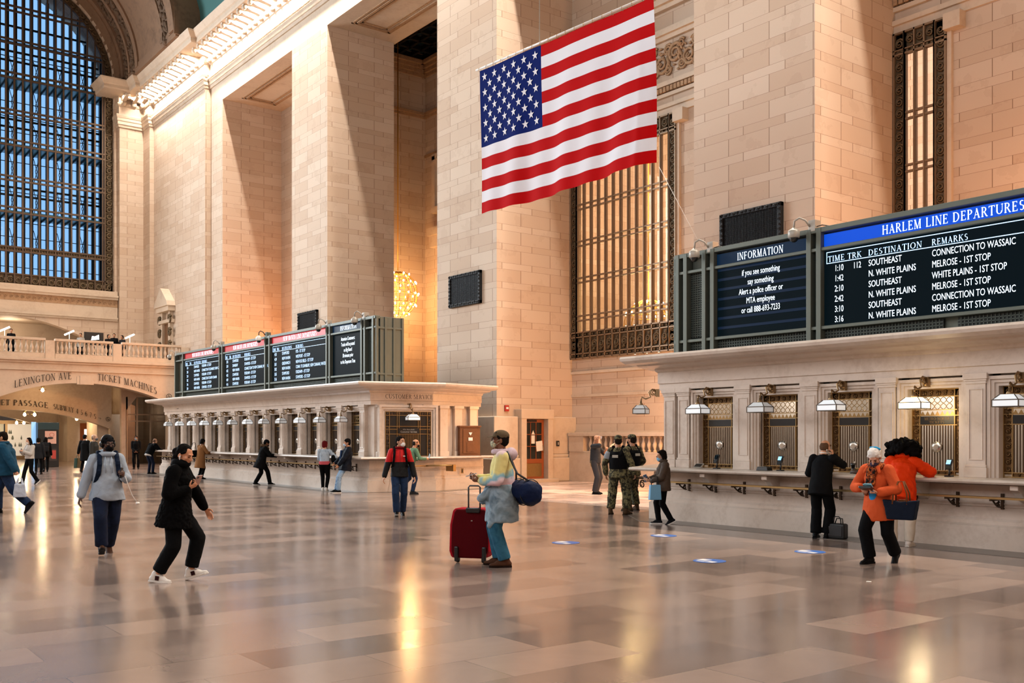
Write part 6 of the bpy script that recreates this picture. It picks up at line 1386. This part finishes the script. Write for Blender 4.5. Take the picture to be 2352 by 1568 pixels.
soft(MB().caps(h.tp(.07,.1,.50), h.tp(.11,.15,.44), .03, .02).caps(h.tp(-.07,.1,.50), h.tp(-.11,.15,.44), .03, .02).build('jacket_collar', OJ, h.r), .010, 3)
q = held(h, 'wallet', 'open wallet and blue cards in the hands of the white-haired woman', 'wallet', V((.0,.36,1.0))); MB().obox((0,0,0),(.17,.11,.03),Rxyz(-20)).build('body', BLACK, q, bevel=.006); MB().obox((-.02,.0,.03),(.11,.08,.012),Rxyz(-35,10)).obox((-.03,.02,.045),(.09,.05,.008),Rxyz(-45,20)).build('card', mat('card_blue','#7fb6c9',.4), q)
q = held(h, 'handbag', 'navy handbag with brown leather handles on the white-haired woman arm', 'bag', V((-.34,.10,.80)), .15); HB = cm('navy_handbag','#131b2a',.7); LT = cm('tan_leather','#6b3f22',.5)
soft(MB().prism([(-.22,-.06,.06),(-.17,-.08,-.2),(.17,-.08,-.2),(.22,-.06,.06),(.0,-.06,.03)],(0,.14,0)).build('body', HB, q), .012, 6, .012)
MB().obox((0,-.08,.02),(.13,.02,.07)).build('flap', LT, q, bevel=.01)
for yy in (-.07,.07): MB().tube([(-.09,yy,.0),(-.085,yy*.8,.14),(-.03,yy*.3,.29),(.03,yy*.3,.29),(.085,yy*.8,.14),(.09,yy,.0)],.011,6).build('handle', LT, q)
# 12 woman in bright orange coat at the counter
h = person('customer in bright orange puffer with big black curls leaning on the counter', (-8.62,14.0), 12, 1.70, '#7a4c34', lean=27, head=(24,0,0), sex='f', build=1.05, pel=(0,-.20,.92), feet={'R': (.11,-.06,0,10,0), 'L': (-.12,-.14,0,-14,0)},
  hands={'R': dict(w=(.33,.34,1.10), pole=(.9,-.6,-.2), dir=(-.4,.9,0)), 'L': dict(w=(-.2,.36,1.09), pole=(-.9,-.6,-.2), dir=(.4,.9,0))})
hair(h, '#0a0808', 'curls'); OP = cm('bright_orange_puffer','#dc3a0c',.55); top(h, OP, 'puffer_coat', hem=-.24, t=.085, flare=.05, sleeve=(.10,.09,.065), slen=.98, disp=.045, wmul=1.08); scarfring(h, OP, 'collar', .52, .10, .045); pants(h, cm('cream_trousers','#cfc8ba'), r=(.11,.088,.072), disp=.02); shoes(h, cm('white_leather','#dedad4',.45), WSOLE)
# ----- people by the left booth
h = person('man in open navy puffer and ripped jeans leaning back on the booth, pale blue mask', (-26.57,13.85), 262, 1.66, '#b98463', lean=-7, head=(6,-4,0), pel=(0,-.14,.90), feet={'R': (.1,.14,0,10,0), 'L': (-.1,.10,0,-10,0)}, hands={'R': dict(w=(.2,.14,.92), pole=(.8,-.9,-.3)), 'L': dict(w=(-.22,.10,.88), pole=(-.8,-.9,-.3))}, vox=.009)
hair(h, '#0f0c0b', 'thick'); mask(h, '#a9c6de'); top(h, cm('navy_puffer','#10151f',.5), 'puffer_coat', hem=-.22, t=.085, flare=.03, sleeve=(.10,.09,.065), disp=.035); pants(h, JEANL, 'jeans', r=(.095,.075,.065)); shoes(h, BSHOE, WSOLE); soft(MB().frust([(h.tp(0,.17,-.1),.08,.04,h.R),(h.tp(0,.18,.4),.07,.04,h.R)]).build('navy_sweater', cm('navy_sweater','#1a2c4a'), h.r), .012, 3)
h = person('red-haired woman in denim jacket and black leggings seen from behind', (-27.65,13.85), 14, 1.56, '#c99a80', head=(0,-25,0), sex='f', pel=(0,0,.93), feet={'R': (.06,-.02,0,5,0), 'L': (-.07,.04,0,-5,0)}, hands={'R': dict(w=(.30,.28,1.12), pole=(.8,-.6,-.5)), 'L': dict(w=(-.05,.26,1.02), pole=(-.8,-.6,-.5))}, vox=.009)
hair(h, '#5c1519', 'bob'); top(h, pattern('light_denim', ['#7f93a6','#a9b8c6','#8fa1b2'], 8), 'denim_jacket', hem=.04, t=.04, sleeve=(.075,.066,.052)); soft(MB().frust([(h.tp(0,0,-.03),.175,.14,h.R),(h.tp(0,0,.09),.165,.13,h.R)]).build('pink_waistband', cm('pink_cloth','#b8525a'), h.r), .012, 3); pants(h, BLK, 'leggings', r=(.115,.07,.05)); shoes(h, cm('white_leather','#dedad4',.45), WSOLE)
q = held(h, 'handbag', 'small black bag at the side of the red-haired woman', 'bag', V((.27,.05,.98))); soft(MB().ell((0,0,0),(.08,.14,.16)).build('body', BLK, q), .012, 2); MB().tube([(0,-.08,.12),(-.03,-.05,.36),(-.03,.05,.36),(0,.08,.12)],.01,6).build('strap', BLACK, q)
h = person('person in long black parka with fur-trimmed hood checking a phone at the booth', (-32.26,13.85), 72, 1.64, '#8a5a3e', lean=14, head=(26,0,0), feet={'R': (.09,.24,0,5,0), 'L': (-.09,-.24,.01,-5,6)}, hands={'R': dict(w=(.12,.44,1.06), pole=(.7,-.5,-.9), pose='hold'), 'L': dict(w=(-.12,.44,1.06), pole=(-.7,-.5,-.9), pose='hold')}, pel=(0,-.05,.90), vox=.009)
hair(h, '#0d0b0a', 'short'); cap(h, '#101014', 'beanie'); mask(h, '#26272b'); top(h, BLK2, 'parka', hem=-.30, t=.06, flare=.07, sleeve=(.09,.08,.06), disp=.025); scarfring(h, cm('fur_trim','#5a4634',1), 'fur_hood_trim', .50, .13, .05, -2); pants(h, BLK, r=(.10,.08,.068)); shoes(h, BSHOE, WSOLE); phone(h, 'R', 'glowing phone held by the person in the parka', '#1b1d20')
h = person('woman in tan coat and black hat resting her hands on the counter', (-38.14,13.85), 58, 1.60, '#a87a5c', lean=6, head=(14,0,0), sex='f', hands={'R': dict(w=(.14,.40,1.10), pole=(.7,-.6,-.8)), 'L': dict(w=(-.1,.38,1.10), pole=(-.7,-.6,-.8))}, feet={'R': (.07,0,0,5,0), 'L': (-.07,-.03,0,-5,0)}, vox=.01)
hair(h, '#14100e', 'bob'); cap(h, '#121214', 'beanie'); top(h, cm('tan_coat','#8f6540'), 'long_coat', hem=-.46, t=.06, flare=.06, sleeve=(.082,.074,.058), disp=.015); pants(h, BLK, r=(.085,.065,.055)); shoes(h, BSHOE, None, .08)
q = held(h, 'shoulder_bag', 'big black shoulder bag of the woman in the tan coat', 'bag', V((-.32,-.12,.98))); soft(MB().obox((0,0,0),(.12,.34,.26)).build('body', BLK, q), .014, 4); MB().tube([(0,-.13,.12),(.06,-.05,.42),(.06,.05,.42),(0,.13,.12)],.012,6).build('strap', BLACK, q)
h = person('person in black puffer bending over the far end of the left booth counter', (-44.6,14.0), 52, 1.68, '#c29274', lean=30, head=(20,0,0), feet={'R': (.1,0,0,5,0), 'L': (-.1,-.05,0,-5,0)}, hands={'R': dict(w=(.2,.42,1.06), pole=(.8,-.5,-.5)), 'L': dict(w=(-.2,.42,1.06), pole=(-.8,-.5,-.5))}, pel=(0,-.12,.93), vox=.01)
hair(h, '#6a5344', 'balding'); top(h, BLK, 'puffer_jacket', hem=-.08, t=.09, sleeve=(.10,.09,.065), disp=.03); soft(MB().frust([(h.tp(0,0,-.12),.18,.14,h.R),(h.tp(0,0,-.04),.18,.14,h.R)]).build('white_shirt_hem', WHITE, h.r), .012, 2); pants(h, JEAND, 'jeans'); shoes(h, BSHOE)
# ----- people at the left and in the passage
h = person('man in dark teal jacket and jeans striding out of the picture at the left edge', (-23.95,4.42), 286, 1.84, '#b98463', head=(10,0,0), build=1.15, pel=(0,0,.92), lean=4, feet={'R': (.10,.18,0,5,-4), 'L': (-.12,-.46,.12,-8,52)}, hands={'R': dict(w=(.26,.28,.95), pole=(.6,-1,-.4)), 'L': dict(w=(-.30,-.30,.80), pole=(-.6,-1,0), pose='grip')})
hair(h, '#17110e', 'short'); top(h, pattern('teal_jacket', ['#0b2c3e','#12405a','#0e3549'], 4), 'jacket', hem=-.14, t=.08, flare=.04, belly=.03, sleeve=(.095,.085,.065), disp=.03, wmul=1.08); scarfring(h, pattern('teal_collar', ['#0b2c3e','#12405a','#0e3549'], 4), 'collar', .53, .09, .035); pants(h, JEAN, 'jeans', r=(.115,.09,.08)); shoes(h, BSHOE, None, .06, 1.08)
q = held(h, 'plastic_bag', 'pale plastic bag swinging behind the man in the teal jacket', 'bag', V((-.30,-.36,.52)), .2); soft(MB().obox((0,0,-.02),(.12,.26,.28),None,.8).caps((0,-.06,.1),(0,-.03,.24),.035,.02).caps((0,.06,.1),(0,.03,.24),.035,.02).build('body', mat('plastic_pale_blue','#aab4c4',.35), q), .012, 3, .03); MB().tube([(0,-.03,.22),(0,0,.27),(0,.03,.22)],.006,5).build('handle', WHITE, q)
h = person('woman in white sweater and mask with long dark hair, phone in both hands', (-37.65,7.69), 236, 1.66, '#c99a7c', head=(14,0,0), sex='f', feet={'R': (.07,.24,0,5,-6), 'L': (-.08,-.24,.06,-5,36)}, hands={'R': dict(w=(.08,.30,1.20), pole=(.7,-.5,-1), pose='hold'), 'L': dict(w=(-.08,.30,1.20), pole=(-.7,-.5,-1), pose='hold')}, vox=.01)
hair(h, '#100c0b', 'long'); mask(h, '#e0dcd6'); top(h, cm('white_sweater','#b9b3ac'), 'sweater', hem=.0, t=.055, sleeve=(.078,.068,.052)); pants(h, BLK, r=(.092,.07,.062)); shoes(h, cm('dark_sneaker','#17191d'), WSOLE); phone(h, 'R', 'phone of the woman in the white sweater', '#d8d4d0')
def passer(label, loc, ang, H, coat, ht='short', hc='#120e0c', hem=-.2, **kw):
    h = person(label, loc, ang, H, kw.pop('sk','#b08263'), vox=.012, **kw); hair(h, hc, ht); top(h, coat, 'coat', hem=hem, t=.06, flare=.02, sleeve=(.082,.074,.06)); pants(h, BLK); shoes(h, BSHOE); return h
ST = {'R': (.09,.12,0,5,0), 'L': (-.09,-.14,.03,-5,20)}
passer('person in dark grey coat walking away behind the woman in white', (-47.0,9.95), 8, 1.64, CHAR, 'bob', feet=ST)
h = passer('dark-clothed person with a backpack in front of the poster kiosk', (-50.3,10.95), 355, 1.66, BLK, 'long', feet=ST); backpack(h, CHAR, 'dark backpack worn by the person by the kiosk')
h = passer('person in long black coat carrying a dark green shopping bag', (-48.6,12.25), 28, 1.78, BLK2, 'short', hem=-.42, feet=ST, hands={'L': dict(w=(-.34,.05,.84), pole=(-.6,-1,0), pose='grip'), 'R': dict(w=(.26,.05,.84), pole=(.6,-1,0))}); cap(h, '#141416', 'beanie')
q = held(h, 'shopping_bag', 'dark green shopping bag carried by the person in the long coat', 'bag', V((-.38,.06,.42))); GB = mat('bag_dark_green','#12382c',.5); MB().obox((0,0,0),(.16,.42,.46),None,.8).build('body', GB, q, bevel=.02); MB().tube([(0,-.1,.22),(0,-.06,.38),(0,.06,.38),(0,.1,.22)],.01,5).build('handle', GB, q); MB().obox((-.083,0,.05),(.004,.16,.03)).obox((-.085,0,-.02),(.004,.12,.02)).build('print', cm('bag_print','#3f7a5c'), q)
h = passer('grey-haired man in dark grey jacket and mask passing behind the hoodie man', (-38.4,10.0), 112, 1.78, cm('grey_leather','#33322f',.5), 'balding', '#8a7a6c', sk='#c29a80', hem=-.05, feet=ST); mask(h, '#55585c')
h = passer('masked person in black with clasped hands before the glazed doorway', (-51.6,15.45), 184, 1.72, BLK, 'short', hem=-.08, hands={'R': dict(w=(.03,.17,.92), pole=(.8,-.6,-.3)), 'L': dict(w=(-.04,.16,.92), pole=(-.8,-.6,-.3))}, sk='#6a4530'); mask(h, '#7d8a90')
passer('dark figure inside the room behind the glazed doorway', (-63.6,19.0), 90, 1.66, cm('dark_blue_cloth','#1a2230'), 'short')
# ----- people on the gallery
for x, y, a, c, hk_, lab in ((-60.4,11.4,180,BLK,'short','person in black on the gallery near the left bar lamp'),(-60.6,15.05,200,cm('pale_grey_top','#9a948c'),'short','person in pale top on the gallery before the black display'),(-60.5,16.55,150,BLK2,'bob','left one of three gallery people close together'),(-60.8,16.95,190,BLK,'short','middle one of three gallery people, tallest head'),(-60.5,17.32,220,CHAR,'bob','right one of three gallery people close together')):
    h = person(lab, (x,y), a, 1.62 if 'tallest' not in lab else 1.74, '#a87a5c', z0=5.95, vox=.013, pel=(0,0,.93)); hair(h, '#15110f', hk_); top(h, c, 'jacket', hem=-.1, t=.05); pants(h, BLK); shoes(h, BSHOE)
